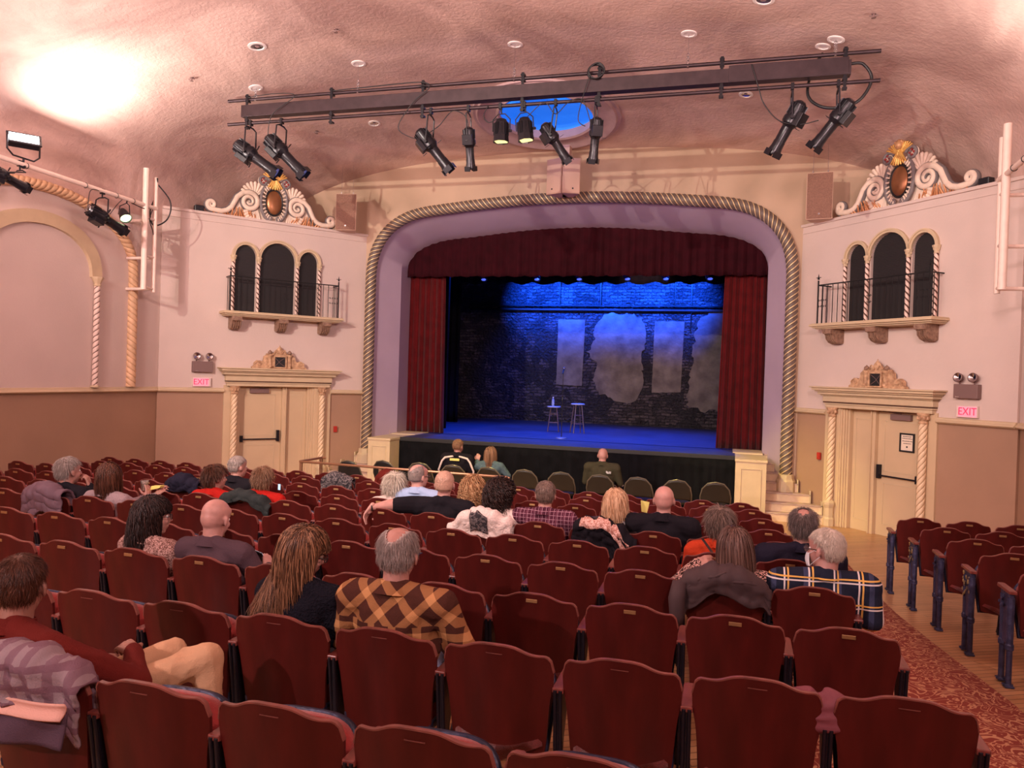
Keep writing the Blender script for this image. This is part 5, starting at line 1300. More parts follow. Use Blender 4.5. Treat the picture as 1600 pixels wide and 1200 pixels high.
def strand(mb, pts, w_, nrm):
    """flat-ish tapering strand with triangular section"""
    n = len(pts); v = []
    for i, p in enumerate(pts):
        t = pts[min(i+1, n-1)]-pts[max(i-1, 0)]; t = t.normalized() if t.length > 1e-6 else Vector((0, 0, 1)); s_ = t.cross(nrm); s_ = s_.normalized() if s_.length > 1e-4 else Vector((1, 0, 0))
        k = w_*(1-.75*(i/(n-1))**2); v += [p-s_*k, p+s_*k, p+nrm*k*.7]
    f = [(3*i+j, 3*i+(j+1) % 3, 3*(i+1)+(j+1) % 3, 3*(i+1)+j) for i in range(n-1) for j in range(3)]
    mb.add(v, f)
def hair(L, Ms, style, m, parent, kind='short', length=.025, count=1500, seed=0, width=.0016, wave=0., lift=.35, fall=None, sw=0., part=.0):
    """L head-local to person-local; kind short / long / curly"""
    rs = random.Random(seed); cap = hair_cap(L, style, .004 if kind == 'short' else .012, seed)
    o = cap.build('hair', m, parent, angle=180, solid=.003); mb = MB(); made = 0; tries = 0
    while made < count and tries < count*6:
        tries += 1
        z = rs.uniform(-.75, 1); a = rs.uniform(0, 2*PI); c = math.sqrt(max(0, 1-z*z)); d = Vector((c*math.cos(a), c*math.sin(a), z))
        if not scalp_ok(d, style): continue
        made += 1
        p = Vector((d.x*.078, -.012+d.y*.099, .032+d.z*.086))
        if d.z < 0 and d.y < 0: p = Vector((d.x*.075, -.028+d.y*.081, .02+d.z*.095))
        nr = d.normalized()
        # flow away from the crown and down
        crown = Vector((part, -.35, .92)).normalized(); fl = (p*11-crown); fl = fl-nr*fl.dot(nr); fl = fl.normalized() if fl.length > 1e-4 else Vector((0, -1, 0))
        if kind == 'short':
            LL = length*rs.uniform(.6, 1.25); fl2 = (fl+Vector((rs.uniform(-.4, .4), rs.uniform(-.4, .4), rs.uniform(-.3, .3)))).normalized()
            pts = [p+nr*.001, p+(nr*lift+fl2)*LL*.5+nr*.002, p+(fl2*1.0+nr*lift*.6+Vector((0, 0, -.25)))*LL]
            pts = [L(q) for q in pts]; strand(mb, pts, width*rs.uniform(.7, 1.4), (pts[0]-L(Vector((0, -.02, .02)))).normalized())
        else:
            LL = length*rs.uniform(.72, 1.08); N = 12; pts = []; q = p+nr*rs.uniform(.004, .02 if kind == 'long' else .035); v = (nr*(.12 if kind == 'long' else .5)+fl*1.0)
            gl_ = (Ms.to_3x3().inverted() @ Vector((0, 0, -1))).normalized(); ph = rs.uniform(0, 6.3); fr = rs.uniform(.8, 1.3); q0 = q.copy(); fx = fall or (0, 0)
            for i in range(N+1):
                t = i/N; off = Vector((0, 0, 0))
                if wave: off = Vector((math.cos(ph+t*wave*fr), math.sin(ph+t*wave*fr), math.sin(ph+t*wave*fr*.7)))*(.004+.010*t if kind == 'long' else .012+.006*t)
                pts.append(q+off)
                step = LL/N; kg = .42 if kind == 'long' else .26; v = (v*(1-kg)+(gl_+Vector((fx[0], fx[1], 0)))*kg*(.8+2.*t)); v = v.normalized(); q = q+v*step
                # keep off the skull and the neck / shoulders
                sp_ = 1+.10*((i*7+made*13) % 11)/11; e = Vector((q.x/(.086*sp_), (q.y+.012)/(.106*sp_), (q.z-.032)/(.095*sp_)))
                if e.length < 1: e = e.normalized(); q = Vector((e.x*.086*sp_, e.y*.106*sp_-.012, e.z*.095*sp_+.032))
                if q.z < -.02 and q.y > .02 and abs(q.x) < .085: q.x = math.copysign(.085, q.x if abs(q.x) > .001 else rs.choice((-1, 1)))
                if q.z < .035 and q.y > .030: q.y = .030
                if q.z < -.03:
                    rr_ = .066+max(0, (-.12-q.z))*.22; hx = math.hypot(q.x, q.y+.04)
                    if hx < rr_: k_ = rr_/max(hx, 1e-3); q.x *= k_; q.y = (q.y+.04)*k_-.04
            pts = [L(a_) for a_ in pts]; strand(mb, pts, width*rs.uniform(.6, 1.5), (pts[0]-L(Vector((0, -.02, .02)))).normalized())
    s_ = mb.build('hair_strands', m, o, recalc=False, angle=180); return o
def person(label, loc, hz=1.10, hx=0., hy=.20, yaw=0., pitch=0., roll=0., torso_yaw=0., w=1., hs=1.08, skin_=None, vox=.009, shirt=None, pants=None, arms=None, hands=True, shirt_kind='long', collar=True, lean=0., girth=1., headup=True, hairs=None, glasses=False, mask=False, ground=None, female=False, sh_drop=0., seat_z=.43, knee_x=.11, legs=None, wr_amp=.006, sleeve_open=None, hold=None, hipx=0.):
    """seated figure, local origin on the floor below the top of the seat back"""
    T = thing('person', label, 'person', loc); s = hs; skn = skin_ or SK_L
    hc = Vector((hx, hy, hz)); M_ = head_xf(hc, yaw, pitch, roll, s); L = lambda p: M_ @ Vector(p)
    nb = hc+Vector((0, -.035, -.145*s)); zs = hz-.183*s-sh_drop          # neck base, shoulder joint height
    tc = Vector((hipx+(hx-hipx)*.8, .19+(hy-.20)*.7, 0)); ty = R(torso_yaw); ca, sa = math.cos(ty), math.sin(ty)
    def TW(x, y, z, k=1.): # torso frame, k = how much follows the upper body
        cx_ = hipx+(tc.x-hipx)*k; cy_ = .21+(tc.y-.21)*k; a = ty*k; return Vector((cx_+x*math.cos(a)-y*math.sin(a), cy_+x*math.sin(a)+y*math.cos(a), z))
    SW = .175*w*(.92 if female else 1)
    shl = {q: TW(q*SW, -.005, zs) for q in (-1, 1)}
    if arms is None: arms = {}
    A = {}
    for q in (-1, 1):
        if q in arms: A[q] = (Vector(arms[q][0]), Vector(arms[q][1]))
        else: A[q] = (TW(q*(SW+.055), .06, zs-.27), TW(q*.09, .33, zs-.31) if zs-.31 > seat_z+.16 else TW(q*.09, .33, seat_z+.18))
    def torso(mb, e=0.):
        mid = (seat_z+.10+zs)/2
        mb.ball(TW(0, .03, seat_z+.11, .1), (.165*w*girth+e, .13*girth+e, .12+e), 16)
        mb.ball(TW(0, .02, mid-.02, .5), (.148*w*girth+e, .118*girth+e, .15+e), 16)
        mb.ball(TW(0, .0, zs-.12, 1), (.160*w+e, .108+e, .15+e), 16)
        for q in (-1, 1):
            mb.cone(TW(q*.04, -.015, zs+.028), .055+e, shl[q]+Vector((0, 0, -.010)), .058*w+e, 12); mb.cone(TW(q*.03, -.03, zs+.055), .045+e, TW(q*.12, -.02, zs+.012), .05+e, 10)
            mb.ball(TW(q*.085, -.055, zs-.07), (.075+e, .05+e, .09+e), 10)
    def armp(mb, e=0., short=False, wr=.026):
        for q in (-1, 1):
            el, wrp = A[q]; mb.cone(shl[q], .054*w+e, el if not short else shl[q].lerp(el, .72), (.040 if not short else .047)*w+e, 12)
            if not short: mb.cone(el, .040*w+e, wrp, wr+e, 12)
    # --- the body: one continuous surface
    mb = MB(); head_prims(mb, L)
    mb.cone(L((0, -.018, -.05)), .054*s, nb+Vector((0, 0, -.03)), .060*s, 14); mb.cone(nb+Vector((0, 0, .0)), .056*s, nb+Vector((0, .0, -.08)), .07, 12)
    torso(mb); armp(mb)
    lg = legs or [((q*.085+hipx, .24, seat_z+.085), (q*knee_x+hipx, .60, seat_z+.09), (q*knee_x+hipx, .62, .09)) for q in (-1, 1)]
    for h_, k_, a_ in lg:
        mb.cone(h_, .078, k_, .058, 12); mb.cone(k_, .055, a_, .036, 12); mb.cone(Vector(a_)+Vector((0, -.03, -.04)), .035, Vector(a_)+Vector((0, .15, -.055)), .028, 8)
    body = fuse(mb, vox, 2)
    for q in (-1, 1):
        if not hands: break
        el, wrp = A[q]; hd = (arms[q][2] if q in arms and len(arms[q]) > 2 else {})
        d = Vector(hd.get('d', (wrp-el).normalized()+Vector((0, 0, -.2)))); n_ = Vector(hd.get('n', (0, 0, -1)))
        hm = hand_mesh(wrp, d, n_, hd.get('side', -q), hd.get('curl', .5), .0055 if vox > .008 else .0048, hd.get('s', 1.)); body = join_me(body, hm)
    bo = put(body, 'body', skn, T)
    for q in (-1, 1):
        e_ = MB(L); e_.ball((q*.030, .070, .003), .0125, 12); eo = e_.build('eye', eyew, bo)
        e_ = MB(L); e_.ball((q*.030, .0795, .003), (.006, .004, .006), 10); e_.build('iris', glassrim, eo)
    # --- clothes
    if shirt:
        mb = MB(); torso(mb, .018); armp(mb, .015, shirt_kind == 'short', .030)
        mb.cone(nb+Vector((0, -.002, -.05)), .082*s, nb+Vector((0, -.004, -.015)), .070*s, 14)
        sm = fuse(mb, max(vox, .009), 3); wrinkle(sm, wr_amp, 16, len(label)); so = put(sm, 'shirt', shirt, T)
        if collar:
            mb = MB(); N = 22
            for i in range(N):
                pass
            cb = nb+Vector((0, -.006, .016)); tilt = Matrix.Rotation(R(-12), 3, 'X')
            mb.lathe([(.088, -.034), (.080, .0), (.073, .028), (.069, .030), (.071, .0), (.078, -.034)], 28, cb, tilt @ Matrix.Diagonal((s, s, 1)).to_3x3(), caps=False); mb.build('collar', shirt, so)
        if hold: hold(so)
    if pants:
        mb = MB()
        for h_, k_, a_ in lg: mb.cone(h_, .098, k_, .080, 12); mb.cone(k_, .078, a_, .062, 12)
        mb.ball(TW(0, .04, seat_z+.09, 0), (.178*w*girth, .14*girth, .105), 16)
        pm = fuse(mb, max(vox, .010), 2); wrinkle(pm, .012, 22, 3); put(pm, 'trousers', pants, T)
        for h_, k_, a_ in lg:
            mb = MB(); a_ = Vector(a_); mb.cone(a_+Vector((0, -.035, -.045)), .042, a_+Vector((0, .16, -.058)), .034, 10); mb.build('shoe', blackm, T)
    if hairs: hair(L, M_, parent=bo, **hairs)
    if glasses:
        mb = MB(L)
        for q in (-1, 1):
            mb.tube([(q*.033+.024*math.cos(a), .099, .0+.018*math.sin(a)) for a in [2*PI*i/16 for i in range(16)]], .0022, 5, closed=True)
            mb.tube([(q*.056, .097, .006), (q*.080, .07, .008), (q*.084, .0, .006), (q*.082, -.015, -.012)], .0022, 5)
        mb.tube([(-.010, .1, .003), (0, .104, .006), (.010, .1, .003)], .002, 5); gl = mb.build('glasses', glassrim, bo)
        mb = MB(L)
        for q in (-1, 1): mb.prism([(q*.033+.023*math.cos(a), .0+.017*math.sin(a)) for a in [2*PI*i/14 for i in range(14)]], .098, .0995)
        mb.build('lenses', glass, gl)
    if mask:
        mb = MB(L)
        def mk(u, v):
            a = (u-.5)*2.1; r_ = .070+.02*math.cos(a)+.012*math.sin(PI*v)*math.cos(a); return Vector((math.sin(a)*.068, .028+math.cos(a)*(r_-.008), -.022-.075*v-.004*math.cos(a*2)))
        mb.grid(mk, 14, 10); ma = mb.build('face_mask', whitem, bo, solid=.003, angle=180)
        mb = MB(L)
        for q in (-1, 1): mb.tube([(q*.060, .066, -.025), (q*.078, .02, .0), (q*.086, -.02, -.01)], .0018, 5); mb.tube([(q*.060, .062, -.09), (q*.080, .01, -.05), (q*.086, -.018, -.03)], .0018, 5)
        mb.build('ear_loops', whitem, ma)
    return T, L, A
# ------------------------------------------------------------------ cloth materials
def cloth(name, c, **k): return mat('cloth_'+name, c, k.pop('rough', .9), bump=k.pop('bump', .25), bscale=k.pop('bscale', 160), spec=k.pop('spec', .12), **k)
C_BLACK = cloth('black', (.012, .010, .014)); C_NAVY = cloth('navy', (.016, .014, .028)); C_WHITE = cloth('white_fleece', (.80, .66, .60), bump=.6, bscale=60); C_CREAM = cloth('pale_pink', (.80, .62, .56))
C_BLUE = cloth('light_blue', (.36, .46, .68)); C_RED = cloth('bright_red', (.40, .014, .010)); C_ORANGE = cloth('orange', (.46, .045, .015)); C_MAROON = cloth('maroon_knit', (.135, .016, .012), bump=.4, bscale=220, var=.1)
C_CHAR = cloth('charcoal_purple', (.085, .05, .062)); C_OLIVE = cloth('olive', (.055, .050, .028)); C_DENIM = cloth('denim', (.09, .14, .16), var=.25, vscale=30); C_GREYK = cloth('grey_knit', (.34, .25, .26), bump=.5, bscale=120)
C_KHAKI = cloth('khaki', (.60, .36, .21), var=.06); C_JEANS = cloth('faded_jeans', (.24, .27, .40), var=.2, vscale=12); C_DKPANT = cloth('dark_trousers', (.03, .028, .035)); C_BLKKNIT = cloth('black_chenille', (.012, .011, .018), bump=1., bscale=90, rough=.95)
LEATHER = mat('dark_leather', (.045, .028, .028), .38, bump=.15, bscale=70)
def mk_flannel():
    m = cloth('brown_plaid_flannel', (.2, .1, .05)); k = NT(m); o, c = k.xyz(); x, z = c['X'], c['Z']
    a = k.math('MULTIPLY', k.math('ADD', x, z), .7071); b = k.math('MULTIPLY', k.math('SUBTRACT', x, z), .7071)
    d = k.math('ADD', k.band(a, .118, .040), k.band(b, .118, .040)); e = k.math('ADD', k.band(x, .112, .036), k.band(k.math('ADD', z, .01), .115, .04))
    up = k.math('GREATER_THAN', z, .865); f = k.math('ADD', k.math('MULTIPLY', d, up), k.math('MULTIPLY', e, k.math('SUBTRACT', 1., up)))
    side = k.math('GREATER_THAN', k.math('ABSOLUTE', x), .235)
    c1 = k.mix(k.math('MINIMUM', f, 1.), (.075, .026, .018), (.33, .15, .062)); c2 = k.mix(k.math('GREATER_THAN', f, 1.5), c1, (.58, .29, .12)); k.l(c2, k.b.inputs['Base Color']); return m
def mk_grid(name, base, lines, per, wd, hz_per=None, diag=False):
    m = cloth(name, base); k = NT(m); o, c = k.xyz(); x, z = c['X'], c['Z']; col = base; cur = None
    for colr, off, w_, axis, p_ in lines:
        f = k.band(x if axis == 'x' else z, p_, w_, off); cur = k.mix(f, cur if cur else base, colr)
    k.l(cur, k.b.inputs['Base Color']); return m
C_FLAN = mk_flannel()
C_PLUM = mk_grid('plum_check', (.075, .018, .035), [((.45, .24, .30), 0, .0035, 'x', .034), ((.45, .24, .30), 0, .0035, 'z', .034), ((.16, .05, .08), .015, .008, 'x', .068)], .04, .004)
C_TART = mk_grid('navy_tartan', (.018, .022, .042), [((.05, .06, .12), .05, .03, 'x', .19), ((.80, .48, .12), 0, .010, 'x', .145), ((.80, .74, .72), .022, .010, 'x', .145), ((.80, .48, .12), 0, .009, 'z', .15), ((.80, .74, .72), .02, .009, 'z', .15)], .15, .01)
C_COATP = mk_grid('grey_purple_plaid', (.30, .22, .24), [((.22, .13, .16), 0, .030, 'x', .075), ((.20, .11, .14), 0, .026, 'z', .08)], .08, .01)
def mk_spots(name, a, b, sc, th):
    m = cloth(name, a); k = NT(m); o, c = k.xyz(); n_ = k.n('ShaderNodeTexNoise', Scale=sc, Detail=2., Distortion=1.5); k.l(o, n_.inputs['Vector']); k.l(k.mix(k.math('GREATER_THAN', n_.outputs['Fac'], th), a, b), k.b.inputs['Base Color']); return m
C_LEO = mk_spots('leopard_print', (.025, .012, .01), (.70, .42, .36), 62, .52); C_TWEED = mk_spots('speckled_knit', (.16, .075, .06), (.50, .31, .27), 75, .5); C_LEO2 = mk_spots('lace_scarf_print', (.45, .20, .15), (.78, .52, .45), 50, .5)
C_PATT = mk_spots('grey_patterned_cloth', (.04, .035, .04), (.17, .14, .14), 28, .5)
C_COAT = cloth('dark_brown_raincoat', (.075, .048, .050), rough=.6, bump=.1, bscale=20); C_PUFF = cloth('grey_lilac_puffer', (.16, .10, .125), rough=.5, bump=.1, bscale=30); C_PINKP = cloth('dusty_pink_puffer', (.22, .065, .08), rough=.6, bump=.1, bscale=30); C_DKGREEN = cloth('dark_green_coat', (.03, .035, .035))
C_LINING = cloth('pale_pink_lining', (.75, .42, .34), rough=.6); C_CORD = cloth('dark_purple_lining', (.10, .06, .085))
phonem = mat('lit_phone_screen', (.6, .8, .9), .1, emit=(.55, .80, .95), estr=1.0); paper = mat('white_paper', (.85, .82, .75), .6); yellowp = mat('yellow_paper', (.85, .75, .20), .6)
def loc_of(r, k): return (row_x(r, k), ROWS[r][0], floor_z(ROWS[r][0]))
def sit(r, k, phrase): OCC[(r, k)] = ('dark wooden theater seat '+phrase, True)
# ------------------------------------------------------------------ the near people
def rel(r, k, x): return x-row_x(r, k)
sit('A', 4, 'holding the man in the brown plaid flannel shirt')
T, L, A = person('grey haired balding man in brown plaid flannel shirt, seen from behind', loc_of('A', 4), hz=1.175, hx=-.02, hy=.25, yaw=2, pitch=-8, w=1.30, hs=1.14, vox=.0075, shirt=C_FLAN, pants=C_JEANS, skin_=SK_L, girth=1.12, seat_z=.45,
    arms={1: ((.33, .30, .72), (.10, .55, .64), {}), -1: ((-.32, .28, .70), (-.08, .55, .64), {})}, legs=[((.09, .24, .53), (.24, .60, .60), (.20, .62, .09)), ((-.09, .24, .53), (-.12, .60, .55), (-.12, .62, .09))],
    hairs=dict(style='bald_top', m=H_GREY, kind='short', length=.030, count=4200, width=.0012, lift=.25, seed=4), glasses=True, wr_amp=.007)
# yoke seam, cuff-like pleats of the shirt
sit('A', 5, 'holding the woman with long streaked hair')
T, L, A = person('woman with long streaked blond brown hair and glasses in black sweater', loc_of('A', 5), hz=1.13, hx=-.0, hy=.27, yaw=-44, pitch=-16, roll=6, w=1.12, hs=1.10, vox=.0075, shirt=C_BLKKNIT, pants=C_DKPANT, skin_=SK_L, female=True, collar=False,
    hairs=dict(style='full', m=H_STREAK, kind='long', length=.32, count=3000, width=.0028, wave=6, seed=9, fall=(-.03, -.10), part=.15), glasses=True)
OCC[('Z', 6)] = ('dark wooden theater seat with the plaid coat hung over its back', True)
T, L, A = person('dark haired man in maroon sweater and khaki trousers, arms folded, legs crossed', (.30, 2.37, floor_z(2.4)), hz=1.09, hx=-.10, hy=.26, yaw=24, pitch=-4, w=1.25, hs=1.16, vox=.0075, shirt=C_MAROON, pants=C_KHAKI, skin_=SK_M, girth=1.1, seat_z=.44, torso_yaw=-14,
    arms={1: ((.42, .36, .70), (.26, .52, .77), dict(d=(-.9, .3, .1), n=(-.1, .3, -.9), curl=1.0)), -1: ((-.30, .30, .66), (.05, .54, .70), {})},
    legs=[((.12, .28, .56), (.57, .62, .74), (.62, .62, .22)), ((-.04, .28, .54), (.30, .72, .70), (.14, .74, .12))],
    hairs=dict(style='full', m=H_BROWN, kind='short', length=.026, count=4200, width=.0012, lift=.2, seed=2), wr_amp=.006)
sit('B', 8, 'holding the woman with dark wavy hair')
T, L, A = person('woman with dark wavy hair and glasses in speckled brown knit, facing right', loc_of('B', 8), hz=1.04, hx=-.05, hy=.28, yaw=-40, pitch=-2, w=1.2, hs=1.10, vox=.009, shirt=C_TWEED, pants=C_DKPANT, skin_=SK_L, female=True, collar=True,
    hairs=dict(style='full', m=H_BLACK, kind='long', length=.25, count=1900, width=.0034, wave=9, seed=3, fall=(0, -.1)), glasses=True, torso_yaw=-10)
sit('B', 7, 'holding the shaven-headed man in the charcoal shirt')
T, L, A = person('shaven headed man in charcoal purple shirt looking down at his phone', loc_of('B', 7), hz=1.07, hx=-.08, hy=.27, yaw=-2, pitch=-14, w=1.22, hs=1.10, vox=.0085, shirt=C_CHAR, pants=C_DKPANT, skin_=SK_P,
    arms={1: ((.25, .30, .70), (.22, .42, .735), dict(d=(-.35, .5, .55), n=(-.6, .35, .1), curl=.75, side=-1)), -1: ((-.26, .26, .68), (-.02, .48, .66), {})}, wr_amp=.006)
t = thing('phone', 'lit phone held by the man in the charcoal shirt', 'phone', Vector(loc_of('B', 7))+Vector((.135, .47, .785)))
Mp = Matrix.Rotation(R(-18), 3, 'Z') @ Matrix.Rotation(R(-50), 3, 'X') @ Matrix.Rotation(R(15), 3, 'Z')
mb = MB(lambda p: Mp @ p); mb.box(-.036, .036, -.072, .072, -.005, .004); bd = mb.build('phone_case', blackm, t, smooth=False, bevel=.003)
mb = MB(lambda p: Mp @ p); mb.box(-.033, .033, -.068, .068, .0042, .0052); mb.build('screen', phonem, bd, smooth=False)
sit('C', 1, 'holding the woman in leopard print, under the brown coat')
T, L, A = person('woman with long straight brown hair in leopard print top, arm raised', loc_of('C', 1), hz=1.02, hx=.05, hy=.29, yaw=2, pitch=-2, w=1.25, hs=1.08, vox=.009, shirt=C_LEO, pants=C_DKPANT, skin_=SK_L, female=True, collar=False,
    arms={-1: ((-.30, .34, .74), (-.19, .36, .875), dict(d=(.75, .25, .35), n=(.1, .5, -.8), curl=.8, side=1)), 1: ((.30, .24, .66), (.05, .48, .64), {})},
    hairs=dict(style='full', m=H_LONGB, kind='long', length=.36, count=2400, width=.0026, wave=1.0, seed=12, fall=(.08, -.10)))
tg = MB(); w_ = Vector((-.195, .36, .868)); dd = Vector((.11, .02, .135)).normalized()
q_ = dd.to_track_quat('Z', 'Y').to_matrix(); tg.lathe([(.031, -.008), (.033, -.006), (.033, .006), (.031, .008)], 16, w_, q_, caps=False); tg.build('wrist_watch', blackm, T)
sit('C', 0, 'holding the masked man in the navy tartan shirt')
T, L, A = person('white haired man with glasses and white face mask in navy tartan shirt', loc_of('C', 0), hz=1.06, hx=.085, hy=.29, yaw=52, pitch=-4, w=1.45, hs=1.12, vox=.008, shirt=C_TART, pants=C_DKPANT, skin_=SK_P, girth=1.15, mask=True, glasses=True, torso_yaw=6,
    arms={1: ((.36, .24, .66), (.16, .46, .62), {})},
    hairs=dict(style='full', m=H_WHITE, kind='short', length=.022, count=4200, width=.0012, lift=.18, seed=6))
sit('D', 1, 'holding the woman in the orange jacket')
T, L, A = person('grey brown haired woman in bright orange jacket, seen from behind', loc_of('D', 1), hz=1.045, hx=.02, hy=.28, yaw=-2, pitch=2, w=1.12, hs=1.08, vox=.010, shirt=C_ORANGE, pants=C_DKPANT, skin_=SK_L, female=True,
    hairs=dict(style='full', m=H_GB, kind='short', length=.062, count=3400, width=.0022, lift=.30, seed=8))
mb = MB(); mb.tube([(-.10, .10, .96), (-.02, .045, .87), (.06, .03, .77), (.14, .04, .66)], .014, 6, flat=.3); mb.build('bag_strap', LEATHER, T)
sit('D', 0, 'holding the balding man in the navy jacket')
T, L, A = person('dark grey haired man with a bald spot in navy jacket', loc_of('D', 0), hz=1.075, hx=.10, hy=.27, yaw=-8, pitch=-10, w=1.35, hs=1.12, vox=.010, shirt=C_NAVY, pants=C_DKPANT, skin_=SK_L,
    hairs=dict(style='bald_crown', m=H_DGREY, kind='short', length=.045, count=3000, width=.0015, lift=.3, seed=14))
sit('E', 2, 'holding the bald man in the black shirt')
T, L, A = person('bald man in black collared shirt, seen from behind', loc_of('E', 2), hz=1.11, hx=.06, hy=.27, w=1.40, hs=1.10, vox=.010, shirt=C_BLACK, pants=C_DKPANT, skin_=SK_P, girth=1.15)
sit('E', 3, 'with dark coat, holding the blond woman in leather')
T, L, A = person('strawberry blond woman in dark leather jacket beside the bald man', loc_of('E', 3), hz=1.05, hx=.14, hy=.27, yaw=-6, w=1.15, hs=1.06, vox=.010, shirt=LEATHER, pants=C_DKPANT, skin_=SK_L, female=True,
    hairs=dict(style='full', m=H_BLOND, kind='long', length=.27, count=1200, width=.0034, wave=4, seed=21))
sit('E', 4, 'holding the man in the plum checked shirt')
T, L, A = person('short haired man in plum checked shirt, seen from behind', loc_of('E', 4), hz=1.08, hx=.0, hy=.27, yaw=8, w=1.30, hs=1.08, vox=.010, shirt=C_PLUM, pants=C_DKPANT, skin_=SK_L,
    hairs=dict(style='full', m=H_GB, kind='short', length=.022, count=2200, width=.0016, lift=.3, seed=22))
sit('E', 5, 'with white fleece, holding the dark curly haired woman')
T, L, A = person('woman with dark curly hair and glasses in white fleece top', loc_of('E', 5), hz=1.05, hx=.08, hy=.27, yaw=-42, pitch=-2, w=1.15, hs=1.08, vox=.010, shirt=C_WHITE, pants=C_DKPANT, skin_=SK_M, female=True,
    hairs=dict(style='full', m=H_BLACK, kind='curly', length=.17, count=1100, width=.0045, wave=16, seed=23), glasses=True)
sit('E', 6, 'holding the man with the outstretched arm')
T, L, A = person('man in black T-shirt resting his bare arm along the next seat', loc_of('E', 6), hz=1.105, hx=.02, hy=.27, yaw=12, w=1.38, hs=1.10, vox=.0085, shirt=C_BLACK, pants=C_KHAKI, skin_=SK_P, shirt_kind='short', collar=False, girth=1.1,
    arms={-1: ((-.46, .10, .905), (-.60, .0, .885), dict(d=(-.45, -.25, -.85), n=(.6, -.2, -.4), curl=.55, side=-1)), 1: ((.30, .24, .72), (.08, .48, .64), {})},
    hairs=dict(style='full', m=hair_mat('buzz', [(.50, .28, .20), (.62, .40, .30)]), kind='short', length=.008, count=3200, width=.0010, lift=.6, seed=24))
mb = MB(); dd = Vector((-.14, -.10, -.02)).normalized(); q_ = dd.to_track_quat('Z', 'Y').to_matrix(); mb.lathe([(.030, -.007), (.032, -.005), (.032, .005), (.030, .007)], 16, Vector((-.595, .004, .886)), q_, caps=False); mb.build('wrist_band', blackm, T)
sit('F', 6, 'holding the curly blond haired woman')
T, L, A = person('woman with big curly blond brown hair behind the rail', loc_of('F', 6), hz=1.0, hx=-.02, hy=.27, yaw=16, w=1.0, hs=1.04, vox=.011, shirt=C_MAROON, pants=C_DKPANT, female=True,
    hairs=dict(style='full', m=H_CURL, kind='curly', length=.26, count=1300, width=.0042, wave=22, seed=25))
sit('F', 7, 'holding the bald man in the light blue shirt')
T, L, A = person('bald man with glasses in light blue shirt, looking right', loc_of('F', 7), hz=1.10, hx=-.15, hy=.27, yaw=-30, w=1.2, hs=1.10, vox=.011, shirt=C_BLUE, pants=C_DKPANT, skin_=SK_P, glasses=True,
    hairs=dict(style='bald_top', m=H_DGREY, kind='short', length=.010, count=1200, width=.0014, lift=.3, seed=26))
sit('F', 8, 'holding the white haired woman in pale pink')
T, L, A = person('white haired woman in pale pink top beside the man in blue', loc_of('F', 8), hz=.985, hx=.06, hy=.27, yaw=4, w=1.15, hs=1.05, vox=.011, shirt=C_CREAM, pants=C_DKPANT, skin_=SK_P, female=True,
    hairs=dict(style='full', m=H_WHITE, kind='short', length=.08, count=2000, width=.0024, lift=.5, seed=27))
sit('E', 11, 'holding the brown haired woman in red')
T, L, A = person('woman with short dark brown hair in bright red top', loc_of('E', 11), hz=1.0, hx=0, hy=.27, yaw=-32, w=1.1, hs=1.05, vox=.011, shirt=C_RED, pants=C_DKPANT, female=True,
    hairs=dict(style='full', m=H_BROWN, kind='short', length=.06, count=2000, width=.0024, lift=.5, seed=28))
sit('E', 10, 'with a dark coat, holding the fair haired person in red')
T, L, A = person('fair grey haired person in bright red sweater with white collar', loc_of('E', 10), hz=1.02, hx=.06, hy=.27, yaw=14, w=1.2, hs=1.05, vox=.011, shirt=C_RED, pants=C_DKPANT, collar=False,
    hairs=dict(style='full', m=H_LB, kind='short', length=.055, count=2000, width=.0024, lift=.4, seed=29))
mb = MB(); mb.lathe([(.085, .83), (.080, .86), (.074, .88), (.07, .87)], 24, (.05, .235, .0), caps=False); mb.build('shirt_collar', C_WHITE, T, angle=180)
sit('F', 12, 'holding the grey haired man in black')
T, L, A = person('grey haired man in black, behind the two people in red', loc_of('F', 12), hz=1.06, hx=.04, hy=.27, yaw=-26, w=1.15, hs=1.06, vox=.012, shirt=C_BLACK, pants=C_DKPANT,
    hairs=dict(style='full', m=H_GREY, kind='short', length=.02, count=1500, width=.0018, lift=.3, seed=30))
sit('D', 13, 'with lilac puffer, holding the grey haired man in black')
T, L, A = person('grey haired man in black with his hand at his mouth, far left', loc_of('D', 13), hz=1.05, hx=.0, hy=.28, yaw=-16, w=1.3, hs=1.12, vox=.010, shirt=C_BLACK, pants=C_DKPANT,
    arms={1: ((.27, .36, .74), (.14, .40, .90), dict(d=(-.3, -.1, .9), n=(-.8, -.3, .1), curl=1.1)), -1: ((-.27, .25, .64), (-.05, .48, .62), {})},
    hairs=dict(style='full', m=H_GREY, kind='short', length=.035, count=2200, width=.0018, lift=.35, seed=31))
sit('D', 12, 'holding the brown haired woman with the cup')
T, L, A = person('brown haired woman in grey sweater holding up a cup', loc_of('D', 12), hz=1.02, hx=-.03, hy=.28, yaw=30, w=1.18, hs=1.10, vox=.010, shirt=C_GREYK, pants=C_DKPANT, female=True,
    arms={1: ((.28, .42, .68), (.14, .60, .80), dict(d=(-.05, .1, 1), n=(-.9, .0, .1), curl=.75, side=1)), -1: ((-.26, .34, .66), (.17, .66, .80), dict(d=(.5, .2, .6), n=(.2, .7, -.3), curl=.7))},
    hairs=dict(style='full', m=H_BROWN, kind='long', length=.21, count=1200, width=.0038, wave=2, seed=32))
t = thing('cup', 'clear plastic cup held up by the woman in grey', 'cup', Vector(loc_of('D', 12))+Vector((.095, .60, .865)))
